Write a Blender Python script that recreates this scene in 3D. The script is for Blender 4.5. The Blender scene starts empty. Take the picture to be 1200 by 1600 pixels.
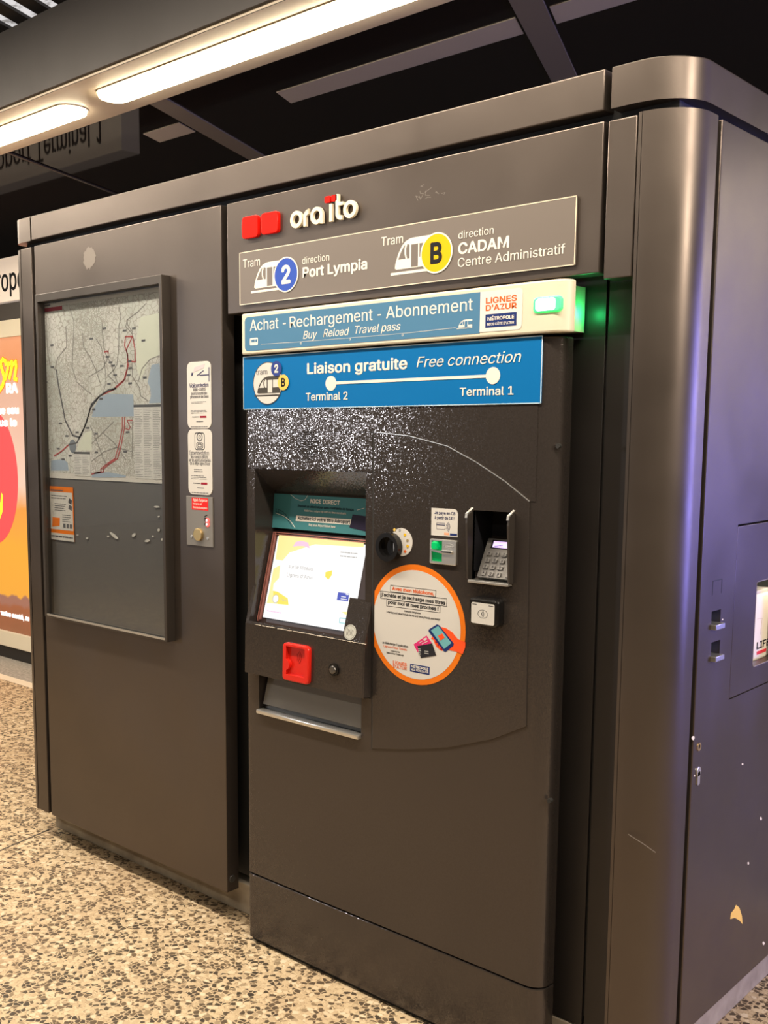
import bpy, bmesh, math, random
from mathutils import Vector, Matrix, geometry
random.seed(7)
S = bpy.context.scene
COL = S.collection
H = 1.4505                       # eye height above the floor (m)

# ------------------------------------------------------------------ camera
FPX, CXP, CYP = 1654.973, 482.529, 885.867
ya, pi_, ro = [math.radians(v) for v in (43.66871, -7.22140, 0.03485)]
fwd = Vector((-math.sin(ya) * math.cos(pi_), math.cos(ya) * math.cos(pi_), math.sin(pi_)))
r0 = Vector((math.cos(ya), math.sin(ya), 0)); u0 = r0.cross(fwd)
rgt = r0 * math.cos(ro) + u0 * math.sin(ro); upv = rgt.cross(fwd)
cam = bpy.data.cameras.new('camera'); camo = bpy.data.objects.new('camera', cam); COL.objects.link(camo)
camo.matrix_world = Matrix(((rgt.x, upv.x, -fwd.x, 0), (rgt.y, upv.y, -fwd.y, 0), (rgt.z, upv.z, -fwd.z, H), (0, 0, 0, 1)))
cam.sensor_fit = 'AUTO'; cam.sensor_width = 36; cam.lens = FPX / 1600 * 36
cam.shift_x = (600 - CXP) / 1600; cam.shift_y = (CYP - 800) / 1600
cam.clip_start = .02
S.camera = camo

# ------------------------------------------------------------------ light and exposure
vs = S.view_settings
vs.view_transform = 'Standard'; vs.look = 'None'; vs.gamma = 1; vs.use_curve_mapping = False
vs.exposure = 0.0
S.cycles.use_denoising = True
w = bpy.data.worlds.new('night'); S.world = w; w.use_nodes = True
w.node_tree.nodes['Background'].inputs[0].default_value = (1, .86, .7, 1)
w.node_tree.nodes['Background'].inputs[1].default_value = .05

def lamp(name, kind, loc, power, col, size=None, target=None, sizey=None, spread=None):
    l = bpy.data.lights.new(name, kind); l.energy = power; l.color = col
    if kind == 'AREA':
        l.shape = 'RECTANGLE'; l.size = size; l.size_y = sizey or size
        if spread: l.spread = math.radians(spread)
    elif size: l.shadow_soft_size = size
    o = bpy.data.objects.new(name, l); COL.objects.link(o); o.location = loc
    if target is not None:
        o.rotation_euler = (Vector(target) - Vector(loc)).to_track_quat('-Z', 'Y').to_euler()
    return o
WARM = (1, .875, .705)
# rows of platform lamps over the photographer's side, lamps further right and left
lamp('platform_lamp', 'AREA', (-1.9, 1.2, 2.95), 215, WARM, 6.5, (-1.9, 1.35, 0), .14)
lamp('platform_lamp', 'AREA', (-1.6, -1.3, 2.9), 70, WARM, 8.0, (-1.6, -1.1, 0), .16)
lamp('right_lamp', 'AREA', (2.5, 2.0, 2.85), 110, WARM, .25, (-.9, 2.1, 1.0), .9)
lamp('side_lamp', 'AREA', (.5, 5.4, 2.75), 95, WARM, .3, (-.6, 4.6, .6), 6.0)
lamp('left_lamp', 'AREA', (-6.2, 1.2, 2.9), 110, WARM, 3.0, (-5.8, 1.6, 0), .3)
# cool floodlight across the platform
lamp('floodlight', 'SPOT', (-9.9, -6.1, 1.95), 420, (.85, .9, 1), .15, (-1.75, 1.97, 1.45))
S.objects['floodlight'].data.spot_size = math.radians(14)
# blue glow of a lit display further along the platform on the right
lamp('display_glow', 'AREA', (2.0, 5.2, 1.3), 38, (.25, .25, 1), 1.3, (-.92, 2.4, 1.2), 1.5, 95)

# ------------------------------------------------------------------ materials
def mat(name, col, rough=.5, metal=0, spec=.5, emit=None, estr=0, trans=0, coat=0):
    m = bpy.data.materials.new(name); m.use_nodes = True
    b = m.node_tree.nodes['Principled BSDF']
    b.inputs['Base Color'].default_value = (*col, 1)
    b.inputs['Roughness'].default_value = rough; b.inputs['Metallic'].default_value = metal
    b.inputs['Specular IOR Level'].default_value = spec
    b.inputs['Coat Weight'].default_value = coat
    if 'print' in name or 'vinyl' in name or 'label' in name or 'acrylic' in name: b.inputs['Specular IOR Level'].default_value = .12
    if emit:
        b.inputs['Emission Color'].default_value = (*emit, 1); b.inputs['Emission Strength'].default_value = estr
    return m
def N(m, t, **k):
    n = m.node_tree.nodes.new(t)
    for a, v in k.items(): setattr(n, a, v)
    return n
def L(m, a, b): m.node_tree.links.new(a, b)
def bsdf(m): return m.node_tree.nodes['Principled BSDF']
def coords(m):
    return N(m, 'ShaderNodeTexCoord').outputs['Object']
def noise(m, scale, detail=3, rough=.5, vec=None):
    n = N(m, 'ShaderNodeTexNoise'); n.inputs['Scale'].default_value = scale
    n.inputs['Detail'].default_value = detail; n.inputs['Roughness'].default_value = rough
    L(m, vec or coords(m), n.inputs['Vector']); return n
def ramp(m, fac, stops):
    r = N(m, 'ShaderNodeValToRGB'); e = r.color_ramp.elements
    while len(e) < len(stops): e.new(.5)
    for i, (p, c) in enumerate(stops):
        e[i].position = p; e[i].color = (*c, 1) if len(c) == 3 else c
    L(m, fac, r.inputs[0]); return r.outputs[0]
def bump(m, h, strength, dist=.001):
    b = N(m, 'ShaderNodeBump'); b.inputs['Strength'].default_value = strength; b.inputs['Distance'].default_value = dist
    L(m, h, b.inputs['Height']); L(m, b.outputs[0], bsdf(m).inputs['Normal'])
def mix(m, fac, a, b):
    x = N(m, 'ShaderNodeMix', data_type='RGBA')
    if isinstance(fac, float): x.inputs[0].default_value = fac
    else: L(m, fac, x.inputs[0])
    for s, v in ((6, a), (7, b)):
        if isinstance(v, tuple): x.inputs[s].default_value = (*v, 1)
        else: L(m, v, x.inputs[s])
    return x.outputs[2]

def paint(name, col, rough, metal, grain=900, gs=.10):
    """powder-coated metal: fine grain, a little wear in the gloss"""
    m = mat(name, col, rough, metal)
    n = noise(m, 5, 4); L(m, ramp(m, n.outputs[0], [(.3, (rough - .05,) * 3), (.7, (rough + .06,) * 3)]), bsdf(m).inputs['Roughness'])
    n2 = noise(m, 2.2, 5); L(m, ramp(m, n2.outputs[0], [(.3, tuple(c * .93 for c in col)), (.7, tuple(c * 1.06 for c in col))]), bsdf(m).inputs['Base Color'])
    g = noise(m, grain, 1); bump(m, g.outputs[0], gs, .0006)
    return m
BRONZE = paint('bronze powder coat', (.108, .087, .0745), .36, .78)
DARK = mat('dark gap metal', (.012, .011, .010), .6)
BLACKP = mat('black plastic', (.006, .0055, .0055), .22)
FRAMEM = paint('dark frame metal', (.066, .055, .047), .36, .6)
STEEL = mat('brushed steel', (.48, .47, .45), .35, .9)
SILVER = mat('bright silver', (.72, .70, .66), .28, .9)
CREAMP = mat('cream plastic', (.60, .54, .42), .4)
CREAML = mat('cream letter', (.74, .66, .50), .4)
REDP = mat('red plastic', (.62, .016, .008), .3)
REDL = mat('red gloss acrylic', (.72, .010, .005), .25)
WHITE = mat('white vinyl', (.56, .54, .51), .45)
OFFW = mat('white print', (.68, .65, .59), .5)
BLACK = mat('black print', (.012, .012, .014), .6)
GREYT = mat('grey print', (.10, .10, .11), .6)
PALEG = mat('pale grey print', (.42, .42, .42), .6)
ORANGE = mat('orange print', (.70, .165, .010), .5)
ORTXT = mat('orange red print', (.62, .11, .02), .5)
NAVY = mat('navy print', (.012, .028, .13), .5)
BLUEC = mat('blue print', (.03, .075, .38), .5)
BLUES = mat('bright blue sign vinyl', (.0, .125, .36), .5)
BLUEL = mat('faded blue label', (.065, .175, .30), .5)
YELLOW = mat('yellow print', (.66, .39, .004), .5)
YELL2 = mat('pale yellow print', (.75, .48, .10), .5)
TAUPE = mat('taupe sign plate', (.15, .125, .108), .42, .15)
PLATEEDGE = mat('plate edge', (.75, .65, .5), .35, .4)
TEAL = mat('teal print', (.045, .17, .19), .5)
MAROON = mat('maroon print', (.26, .012, .03), .5)
MAGENTA = mat('magenta print', (.60, .03, .16), .5)
VERMIL = mat('vermilion print', (.80, .085, .02), .5)
SKYB = mat('light teal print', (.14, .38, .42), .5)
BRASS = mat('brass', (.62, .46, .22), .32, .9)
GREENP = mat('green translucent plastic', (.0, .22, .06), .2, emit=(0, .5, .12), estr=.22)
GREENLED = mat('green led', (.1, .9, .3), .3, emit=(.004, .74, .07), estr=1.6)
GREENCORE = mat('green led core', (.6, 1, .7), .3, emit=(.75, 1, .85), estr=4)
REDLED = mat('red led', (.8, .05, .05), .3, emit=(1, .05, .04), estr=3)
WHITELED = mat('white led', (1, .8, .8), .3, emit=(1, .75, .75), estr=3)
TUBEM = mat('lit tube diffuser', (1, 1, 1), .4, emit=(1, .86, .60), estr=18)
LCD = mat('violet lcd', (.5, .4, .7), .3, emit=(.62, .44, .86), estr=.95)
SCREEN = mat('lit screen white', (.01, .01, .01), .3, emit=(1, .985, .97), estr=1.03)
SCRY = mat('lit screen yellow', (.01, .01, .01), .3, emit=(1, .80, .10), estr=1.0)
SCRYP = mat('lit screen pale yellow', (.01, .01, .01), .3, emit=(1, .90, .36), estr=1.0)
SCRG = mat('lit screen grey', (.01, .01, .01), .3, emit=(.52, .50, .47), estr=1)
SCRB = mat('lit screen blue', (.01, .01, .01), .3, emit=(.055, .085, .50), estr=1)
SCRP = mat('lit screen pink', (.01, .01, .01), .3, emit=(.95, .62, .80), estr=1)
SCRC = mat('lit screen cyan', (.01, .01, .01), .3, emit=(.26, .66, .68), estr=1)
REDGLOW = mat('red brown bezel', (.20, .06, .05), .3)
BACKB = mat('grey backing board', (.115, .108, .104), .35)
MAPSEA = mat('map sea blue', (.29, .36, .45), .5)
CONC = mat('raw concrete', (.34, .29, .22), .85)
n = noise(CONC, 14, 6); L(CONC, ramp(CONC, n.outputs[0], [(.3, (.24, .20, .155)), (.7, (.40, .345, .27))]), bsdf(CONC).inputs['Base Color'])

# dark textured paint of the machine: fine facets that sparkle where the floodlight reaches them
GLIT = mat('dark textured paint', (.068, .0565, .051), .24, .55)
v = N(GLIT, 'ShaderNodeTexVoronoi'); v.inputs['Scale'].default_value = 500
L(GLIT, coords(GLIT), v.inputs['Vector'])
g = N(GLIT, 'ShaderNodeNewGeometry')
s1 = N(GLIT, 'ShaderNodeVectorMath', operation='SUBTRACT'); L(GLIT, v.outputs['Color'], s1.inputs[0]); s1.inputs[1].default_value = (.5, .5, .5)
s2 = N(GLIT, 'ShaderNodeVectorMath', operation='SCALE'); L(GLIT, s1.outputs[0], s2.inputs[0]); s2.inputs['Scale'].default_value = .12
s3 = N(GLIT, 'ShaderNodeVectorMath', operation='ADD'); L(GLIT, g.outputs['Normal'], s3.inputs[0]); L(GLIT, s2.outputs[0], s3.inputs[1])
s4 = N(GLIT, 'ShaderNodeVectorMath', operation='NORMALIZE'); L(GLIT, s3.outputs[0], s4.inputs[0])
L(GLIT, s4.outputs[0], bsdf(GLIT).inputs['Normal'])
bsdf(GLIT).inputs['Roughness'].default_value = .11
BRONZE2 = GLIT
PANELD = paint('dark recess paint', (.034, .029, .027), .42, .5)

# washed aggregate floor
AGG = mat('washed aggregate concrete', (.5, .38, .22), .6)
vec = coords(AGG)
nz = noise(AGG, 60, 2, vec=vec)
ad = N(AGG, 'ShaderNodeVectorMath', operation='MULTIPLY_ADD'); L(AGG, nz.outputs['Color'], ad.inputs[0]); ad.inputs[1].default_value = (.009,) * 3; L(AGG, vec, ad.inputs[2])
def vor(m, vec, scale, feature):
    v = N(m, 'ShaderNodeTexVoronoi', feature=feature); v.inputs['Scale'].default_value = scale; L(m, vec, v.inputs['Vector']); return v
vf = vor(AGG, ad.outputs[0], 68, 'F1'); ve = vor(AGG, ad.outputs[0], 68, 'DISTANCE_TO_EDGE')
sep = N(AGG, 'ShaderNodeSeparateColor'); L(AGG, vf.outputs['Color'], sep.inputs[0])
stone = ramp(AGG, sep.outputs[0], [(0, (.035, .026, .016)), (.30, (.075, .055, .032)), (.46, (.14, .10, .058)), (.54, (.50, .41, .28)), (.8, (.60, .50, .35)), (1, (.74, .67, .54))])
vf2 = vor(AGG, ad.outputs[0], 230, 'F1'); sep2 = N(AGG, 'ShaderNodeSeparateColor'); L(AGG, vf2.outputs['Color'], sep2.inputs[0])
mort = ramp(AGG, sep2.outputs[0], [(0, (.26, .19, .115)), (.4, (.54, .44, .30)), (1, (.70, .60, .44))])
edge = ramp(AGG, ve.outputs['Distance'], [(.055, (0, 0, 0)), (.11, (1, 1, 1))])
base = mix(AGG, edge, mort, stone)
big = vor(AGG, ad.outputs[0], 9, 'F1'); bs = ramp(AGG, big.outputs['Distance'], [(.055, (1, 1, 1)), (.075, (0, 0, 0))])
sepb = N(AGG, 'ShaderNodeSeparateColor'); L(AGG, big.outputs['Color'], sepb.inputs[0])
base = mix(AGG, bs, base, ramp(AGG, sepb.outputs[1], [(0, (.16, .115, .075)), (.6, (.28, .2, .13)), (1, (.62, .55, .42))]))
st = noise(AGG, 1.6, 5, .6); base2 = mix(AGG, ramp(AGG, st.outputs[0], [(.45, (0, 0, 0)), (.75, (.35, .35, .35))]), base, (.36, .23, .14))
tn = N(AGG, 'ShaderNodeMix', data_type='RGBA', blend_type='MULTIPLY'); tn.inputs[0].default_value = 1; L(AGG, base2, tn.inputs[6]); tn.inputs[7].default_value = (.80, .74, .66, 1)
L(AGG, tn.outputs[2], bsdf(AGG).inputs['Base Color'])
bump(AGG, ve.outputs['Distance'], .35, .004)
PAVE = mat('grey pavement', (.28, .255, .22), .85)
n = noise(PAVE, 60, 4); L(PAVE, ramp(PAVE, n.outputs[0], [(.3, (.20, .18, .155)), (.7, (.36, .33, .29))]), bsdf(PAVE).inputs['Base Color'])
# ceiling
CEIL = mat('polished dark ceiling panel', (.012, .009, .009), .1, 0, .14)
n = noise(CEIL, 3, 3); L(CEIL, ramp(CEIL, n.outputs[0], [(.3, (.035,) * 3), (.7, (.07,) * 3)]), bsdf(CEIL).inputs['Roughness'])
cn = CEIL.node_tree; cd = N(CEIL, 'ShaderNodeBsdfDiffuse'); cd.inputs[0].default_value = (.012, .009, .009, 1); cg = N(CEIL, 'ShaderNodeBsdfGlossy'); cg.inputs['Roughness'].default_value = .04
cm = N(CEIL, 'ShaderNodeMixShader'); cm.inputs[0].default_value = .09; L(CEIL, cd.outputs[0], cm.inputs[1]); L(CEIL, cg.outputs[0], cm.inputs[2]); L(CEIL, cm.outputs[0], cn.nodes['Material Output'].inputs[0])
REFLBAND = mat('grey painted reflection', (.42, .39, .37), .5)  # grey of the bands reflected in the ceiling, painted as a surface
RIBM = mat('grey brown rib', (.17, .15, .14), .5)
BEAMM = paint('beige beam soffit', (.60, .51, .41), .5, .1)
FASC = paint('grey fascia metal', (.058, .052, .050), .5, .3)
SLATM = mat('dark slat', (.03, .024, .022), .6)
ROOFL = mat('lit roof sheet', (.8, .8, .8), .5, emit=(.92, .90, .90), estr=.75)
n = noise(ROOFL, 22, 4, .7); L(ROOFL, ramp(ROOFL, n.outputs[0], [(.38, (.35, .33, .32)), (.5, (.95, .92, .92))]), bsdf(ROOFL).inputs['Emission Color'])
# glass: clear sheet with mirror reflections by angle
GLASS = bpy.data.materials.new('clear glass'); GLASS.use_nodes = True
nt = GLASS.node_tree; nt.nodes.clear()
o_ = nt.nodes.new('ShaderNodeOutputMaterial'); tr = nt.nodes.new('ShaderNodeBsdfTransparent'); gl = nt.nodes.new('ShaderNodeBsdfGlossy')
fr = nt.nodes.new('ShaderNodeFresnel'); mx = nt.nodes.new('ShaderNodeMixShader'); fr.inputs[0].default_value = 1.5
ge = nt.nodes.new('ShaderNodeNewGeometry'); io = nt.nodes.new('ShaderNodeMath'); io.operation = 'MULTIPLY_ADD'; io.inputs[1].default_value = 1 / 1.7 - 1.7; io.inputs[2].default_value = 1.7
nt.links.new(ge.outputs['Backfacing'], io.inputs[0]); nt.links.new(io.outputs[0], fr.inputs[0])
gl.inputs['Roughness'].default_value = .03; tr.inputs[0].default_value = (.95, .96, .96, 1)
nt.links.new(fr.outputs[0], mx.inputs[0]); nt.links.new(tr.outputs[0], mx.inputs[1]); nt.links.new(gl.outputs[0], mx.inputs[2]); nt.links.new(mx.outputs[0], o_.inputs[0])
SMOKE = GLASS.copy(); SMOKE.name = 'smoky acrylic'
df = SMOKE.node_tree.nodes.new('ShaderNodeBsdfDiffuse'); df.inputs[0].default_value = (.34, .32, .295, 1); m2 = SMOKE.node_tree.nodes.new('ShaderNodeMixShader'); m2.inputs[0].default_value = .6
for q in list(SMOKE.node_tree.nodes):
    if q.type == 'MIX_SHADER' and q != m2: m1 = q
for q in list(SMOKE.node_tree.nodes):
    if q.type == 'BSDF_TRANSPARENT': SMOKE.node_tree.links.new(q.outputs[0], m2.inputs[1])
SMOKE.node_tree.links.new(df.outputs[0], m2.inputs[2]); SMOKE.node_tree.links.new(m2.outputs[0], m1.inputs[1])
for q in SMOKE.node_tree.nodes:
    if q.type == 'BSDF_TRANSPARENT': q.inputs[0].default_value = (.5, .48, .45, 1)
# city plan paper: pale ground with a fine street net
MAPP = mat('printed city plan', (.6, .6, .58), .5)
vc = coords(MAPP); nz = noise(MAPP, 12, 3, vec=vc)
ad = N(MAPP, 'ShaderNodeVectorMath', operation='MULTIPLY_ADD'); L(MAPP, nz.outputs['Color'], ad.inputs[0]); ad.inputs[1].default_value = (.05,) * 3; L(MAPP, vc, ad.inputs[2])
e1 = vor(MAPP, ad.outputs[0], 48, 'DISTANCE_TO_EDGE'); e2 = vor(MAPP, ad.outputs[0], 130, 'DISTANCE_TO_EDGE')
land = ramp(MAPP, noise(MAPP, 5, 4).outputs[0], [(.35, (.44, .46, .43)), (.5, (.54, .545, .52)), (.65, (.62, .60, .585))])
l1 = ramp(MAPP, e1.outputs['Distance'], [(.02, (.9, .9, .9)), (.06, (0, 0, 0))])
dens = ramp(MAPP, noise(MAPP, 4, 2).outputs[0], [(.42, (0, 0, 0)), (.58, (1, 1, 1))])
l2 = ramp(MAPP, e2.outputs['Distance'], [(.04, (.8, .8, .8)), (.13, (0, 0, 0))])
c2 = mix(MAPP, dens, land, mix(MAPP, l2, land, (.27, .26, .24)))
L(MAPP, mix(MAPP, l1, c2, (.33, .31, .285)), bsdf(MAPP).inputs['Base Color'])

# ------------------------------------------------------------------ geometry helpers
def link(name, bm, m, parent=None, smooth=20):
    me = bpy.data.meshes.new(name); bm.normal_update(); bm.to_mesh(me); bm.free()
    o = bpy.data.objects.new(name, me); COL.objects.link(o)
    me.materials.append(m)
    if smooth:
        for p in me.polygons: p.use_smooth = True
        me.set_sharp_from_angle(angle=math.radians(smooth))
    if parent:
        o.parent = parent
        if parent.type == 'EMPTY' or True:
            mw = world_of(parent); o.matrix_parent_inverse = mw.inverted()
    return o
def world_of(o):
    m = Matrix.Translation(o.location)
    return m if not o.parent else world_of(o.parent) @ o.matrix_parent_inverse @ m if False else m
def thing(name, label, cat, loc, group=None):
    o = bpy.data.objects.new(name, None); COL.objects.link(o); o.location = loc; o.empty_display_size = .05
    o['label'] = label; o['category'] = cat
    if group: o['group'] = group
    return o
def tag(o, label, cat, group=None):
    o['label'] = label; o['category'] = cat
    if group: o['group'] = group
    return o
def lab(o, label): o['label'] = label; return o
def struct(o): o['kind'] = 'structure'; return o
def bev(bm, amt, edges=None, seg=2):
    if amt: bmesh.ops.bevel(bm, geom=list(edges or bm.edges), offset=amt, segments=seg, affect='EDGES', profile=.5, clamp_overlap=True)
def abox(bm, x0, x1, y0, y1, z0, z1, b=0):
    t = bmesh.new(); bmesh.ops.create_cube(t, size=1)
    for q in t.verts:
        q.co = Vector(((x0 + x1) / 2 + q.co.x * (x1 - x0), (y0 + y1) / 2 + q.co.y * (y1 - y0), (z0 + z1) / 2 + q.co.z * (z1 - z0)))
    bev(t, b); merge(bm, t); return bm
def box(x0, x1, y0, y1, z0, z1, b=0): return abox(bmesh.new(), x0, x1, y0, y1, z0, z1, b)
def merge(bm, t):
    me = bpy.data.meshes.new('tmp'); t.to_mesh(me); t.free(); bm.from_mesh(me); bpy.data.meshes.remove(me)
def prism(pts, fn, a, b, bevel=0, capb=False):
    """polygon pts extruded from a to b; fn(u, v, n) gives the point"""
    bm = bmesh.new()
    A = [bm.verts.new(fn(u, v_, a)) for u, v_ in pts]; B = [bm.verts.new(fn(u, v_, b)) for u, v_ in pts]
    k = len(pts); bm.faces.new(A); fb = bm.faces.new(B[::-1])
    for i in range(k): bm.faces.new((A[i], B[i], B[(i + 1) % k], A[(i + 1) % k]))
    bmesh.ops.recalc_face_normals(bm, faces=bm.faces)
    if bevel:
        rim = [e for e in fb.edges]; bev(bm, bevel, rim)
    return bm
XY = lambda u, v_, n_: Vector((u, v_, n_))          # plan outline, extruded in z
YZ = lambda u, v_, n_: Vector((n_, u, v_))          # side outline, extruded in x
def arc(cx, cy, r, a0, a1, n_=10, ry=None):
    return [(cx + r * math.cos(math.radians(a0 + (a1 - a0) * i / n_)), cy + (ry or r) * math.sin(math.radians(a0 + (a1 - a0) * i / n_))) for i in range(n_ + 1)]
def circle(cx, cy, r, n_=40, ry=None): return arc(cx, cy, r, 0, 360 - 360 / n_, n_ - 1, ry)
def rrect(x0, x1, y0, y1, r, n_=5):
    return arc(x1 - r, y1 - r, r, 0, 90, n_) + arc(x0 + r, y1 - r, r, 90, 180, n_) + arc(x0 + r, y0 + r, r, 180, 270, n_) + arc(x1 - r, y0 + r, r, 270, 360, n_)

EYE = Vector((0, 0, H))
class Pl:
    """a real plane in the place: origin, two unit axes, outward normal"""
    def __init__(s, O, U, V):
        s.O = Vector(O); s.U = Vector(U).normalized(); s.V = Vector(V).normalized(); s.N = s.U.cross(s.V)
    def P(s, u, v_, n_=0): return s.O + s.U * u + s.V * v_ + s.N * n_
    def at(s, x, y):
        d = rgt * ((x - CXP) / FPX) - upv * ((y - CYP) / FPX) + fwd
        t = (s.O - EYE).dot(s.N) / d.dot(s.N); p = EYE + d * t - s.O
        return (p.dot(s.U), p.dot(s.V))
    def pts(s, L_): return [s.at(*p) for p in L_]
    def flat(s, pts, n0, n1, bevel=0): return prism(pts, s.P, n0, n1, bevel)
    def line(s, pts, wd, n0, n1, closed=False):
        """ribbon of width wd along plane points"""
        bm = bmesh.new(); k = len(pts)
        for i in range(k if closed else k - 1):
            a = Vector(pts[i]); b = Vector(pts[(i + 1) % k]); d = b - a
            if d.length < 1e-6: continue
            d.normalize(); q = Vector((-d.y, d.x)) * wd / 2; e = d * wd * .35
            merge(bm, prism([a - q - e, b - q + e, b + q + e, a + q - e], s.P, n0, n1))
        return bm
def front(y): return Pl((0, y, 0), (1, 0, 0), (0, 0, 1))
def side(x): return Pl((x, 0, 0), (0, 1, 0), (0, 0, 1))

FONT = None
try: FONT = bpy.data.fonts.load(bpy.utils.system_resource('DATAFILES') + '/fonts/Inter.woff2')   # Blender's own interface face
except Exception: pass
_fc = {}
def glyphs(s, bold, ital, spacing=1):
    k = (s, bold, ital, spacing)
    if k not in _fc:
        c = bpy.data.curves.new('t', 'FONT'); c.body = s
        if FONT: c.font = FONT
        c.offset = 0; c.shear = .25 if ital else 0; c.space_character = spacing
        o = bpy.data.objects.new('t', c); COL.objects.link(o)
        dg = bpy.context.evaluated_depsgraph_get(); cu_ = o.to_curve(dg)
        loops = []
        for sp in cu_.splines:
            p = []; bp = sp.bezier_points; n_ = len(bp)
            if n_ < 3 and sp.type == 'BEZIER' and n_ < 2: continue
            for i in range(n_):
                A_, B_ = bp[i], bp[(i + 1) % n_]
                st_ = (A_.handle_right - A_.co).length + (B_.handle_left - B_.co).length
                d_ = B_.co - A_.co; line_ = abs(d_.x * (A_.handle_right - A_.co).y - d_.y * (A_.handle_right - A_.co).x) + abs(d_.x * (B_.handle_left - B_.co).y - d_.y * (B_.handle_left - B_.co).x) < 1e-5
                m_ = 1 if line_ else 4
                for j in range(m_):
                    t = j / m_; u_ = 1 - t
                    q = A_.co * u_ ** 3 + A_.handle_right * 3 * u_ * u_ * t + B_.handle_left * 3 * u_ * t * t + B_.co * t ** 3
                    if not p or (q.xy - p[-1]).length > 1e-4: p.append(q.xy.copy())
            if len(p) > 2 and (p[0] - p[-1]).length < 1e-4: p.pop()
            if len(p) > 2: loops.append((sum(p[i].x * p[(i + 1) % len(p)].y - p[(i + 1) % len(p)].x * p[i].y for i in range(len(p))) / 2, p))
        o.to_curve_clear(); bpy.data.objects.remove(o); bpy.data.curves.remove(c)
        big_ = max(loops, key=lambda z: abs(z[0]))[0]
        def inside(pt, poly):
            r_ = False
            for i in range(len(poly)):
                a_, b_ = poly[i], poly[i - 1]
                if (a_.y > pt.y) != (b_.y > pt.y) and pt.x < (b_.x - a_.x) * (pt.y - a_.y) / (b_.y - a_.y) + a_.x: r_ = not r_
            return r_
        bm = bmesh.new()
        for k_, (ar, p) in enumerate([z for z in loops if z[0] * big_ > 0]):
            hs = [h for a_, h in loops if a_ * big_ < 0 and inside(h[0], p)]
            tri = geometry.tessellate_polygon([[Vector((*q, 0)) for q in h] for h in [p] + hs])
            vs_ = [bm.verts.new((q.x, q.y, -.03 * (k_ % 3))) for h in [p] + hs for q in h]
            for t in tri:
                try: bm.faces.new([vs_[i] for i in t])
                except ValueError: pass
        me = bpy.data.meshes.new('t'); bm.to_mesh(me); bm.free(); _fc[k] = me
    return _fc[k]
_h = glyphs('H', 0, False); CAP = max(q.co.y for q in _h.vertices)
def text_bm(pl, s, u0, u1, v0, cap, n0, n1, bold=0, ital=False, ang=0):
    """string s on plane pl, its ink from u0 to u1, baseline v0, capital height cap"""
    bm = bmesh.new(); bm.from_mesh(glyphs(s, bold, ital))
    x0 = min(q.co.x for q in bm.verts); x1 = max(q.co.x for q in bm.verts)
    g_ = .022 * bold; x0 -= g_; x1 += g_
    k = (u1 - u0) / (x1 - x0); kv = cap / (CAP + g_ * 2); ca, sa = math.cos(ang), math.sin(ang)
    bmesh.ops.remove_doubles(bm, verts=bm.verts, dist=1e-5)
    if bold >= .4:                                   # heavier weight: the outline drawn again around itself
        src = bpy.data.meshes.new('t'); bm.to_mesh(src)
        for i in range(8):
            n_v = len(bm.verts); bm.from_mesh(src); bm.verts.ensure_lookup_table()
            dx, dy = g_ * math.cos(i * .7854), g_ * math.sin(i * .7854)
            for q in bm.verts[n_v:]: q.co.x += dx; q.co.y += dy; q.co.z -= .1 * (i + 1)
        bpy.data.meshes.remove(src)
    r = bmesh.ops.extrude_face_region(bm, geom=list(bm.faces)); nv = set(q for q in r['geom'] if isinstance(q, bmesh.types.BMVert))
    for q in bm.verts:
        a = (q.co.x - x0) * k; b = (q.co.y + g_) * kv
        q.co = pl.P(u0 + a * ca - b * sa, v0 + a * sa + b * ca, n1 + (n1 - n0) * q.co.z if q in nv else n0)
    bmesh.ops.recalc_face_normals(bm, faces=bm.faces)
    return bm
class Bin(list):
    """several pieces that become one part each"""
_merge1 = merge
def merge(bm, t):
    if isinstance(bm, Bin): bm.append(t)
    else: _merge1(bm, t)
_link1 = link
def link(name, bm, *a, **k):
    if isinstance(bm, Bin):
        r = [_link1(name, b, *a, **k) for b in bm]; return r[0]
    return _link1(name, bm, *a, **k)
def text(bm, pl, s, p0, p1, cappx, n0=.0004, n1=.0009, bold=0, ital=False, drop=True):
    """the same, given where its baseline starts and ends in the photo's frame and its capital height there"""
    a = pl.at(*p0); b = pl.at(*p1); m_ = ((p0[0] + p1[0]) / 2, (p0[1] + p1[1]) / 2)
    cap = pl.at(*m_)[1] - 0; cap = pl.at(m_[0], m_[1] - cappx)[1] - cap
    merge(bm, text_bm(pl, s, a[0], b[0], a[1] if not drop else (a[1] + b[1]) / 2, abs(cap), n0, n1, bold, ital)); return bm
def bars(bm, pl, x0, x1, z1, z0, rows, n0, n1, hgt=.5, rnd=.3):
    """rows of illegible small print as thin dashes"""
    if isinstance(bm, Bin):
        t = bmesh.new(); bars(t, pl, x0, x1, z1, z0, rows, n0, n1, hgt, rnd); bm.append(t); return
    dz = (z1 - z0) / rows
    for i in range(rows):
        z = z1 - dz * (i + .5); x = x0
        end = x1 - (x1 - x0) * random.random() * rnd
        while x < end - 1e-4:
            l_ = min((x1 - x0) * random.uniform(.06, .2), end - x)
            merge(bm, prism([(x, z - dz * hgt / 2), (x + l_, z - dz * hgt / 2), (x + l_, z + dz * hgt / 2), (x, z + dz * hgt / 2)], pl.P, n0, n1)); x += l_ + (x1 - x0) * .025
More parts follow.
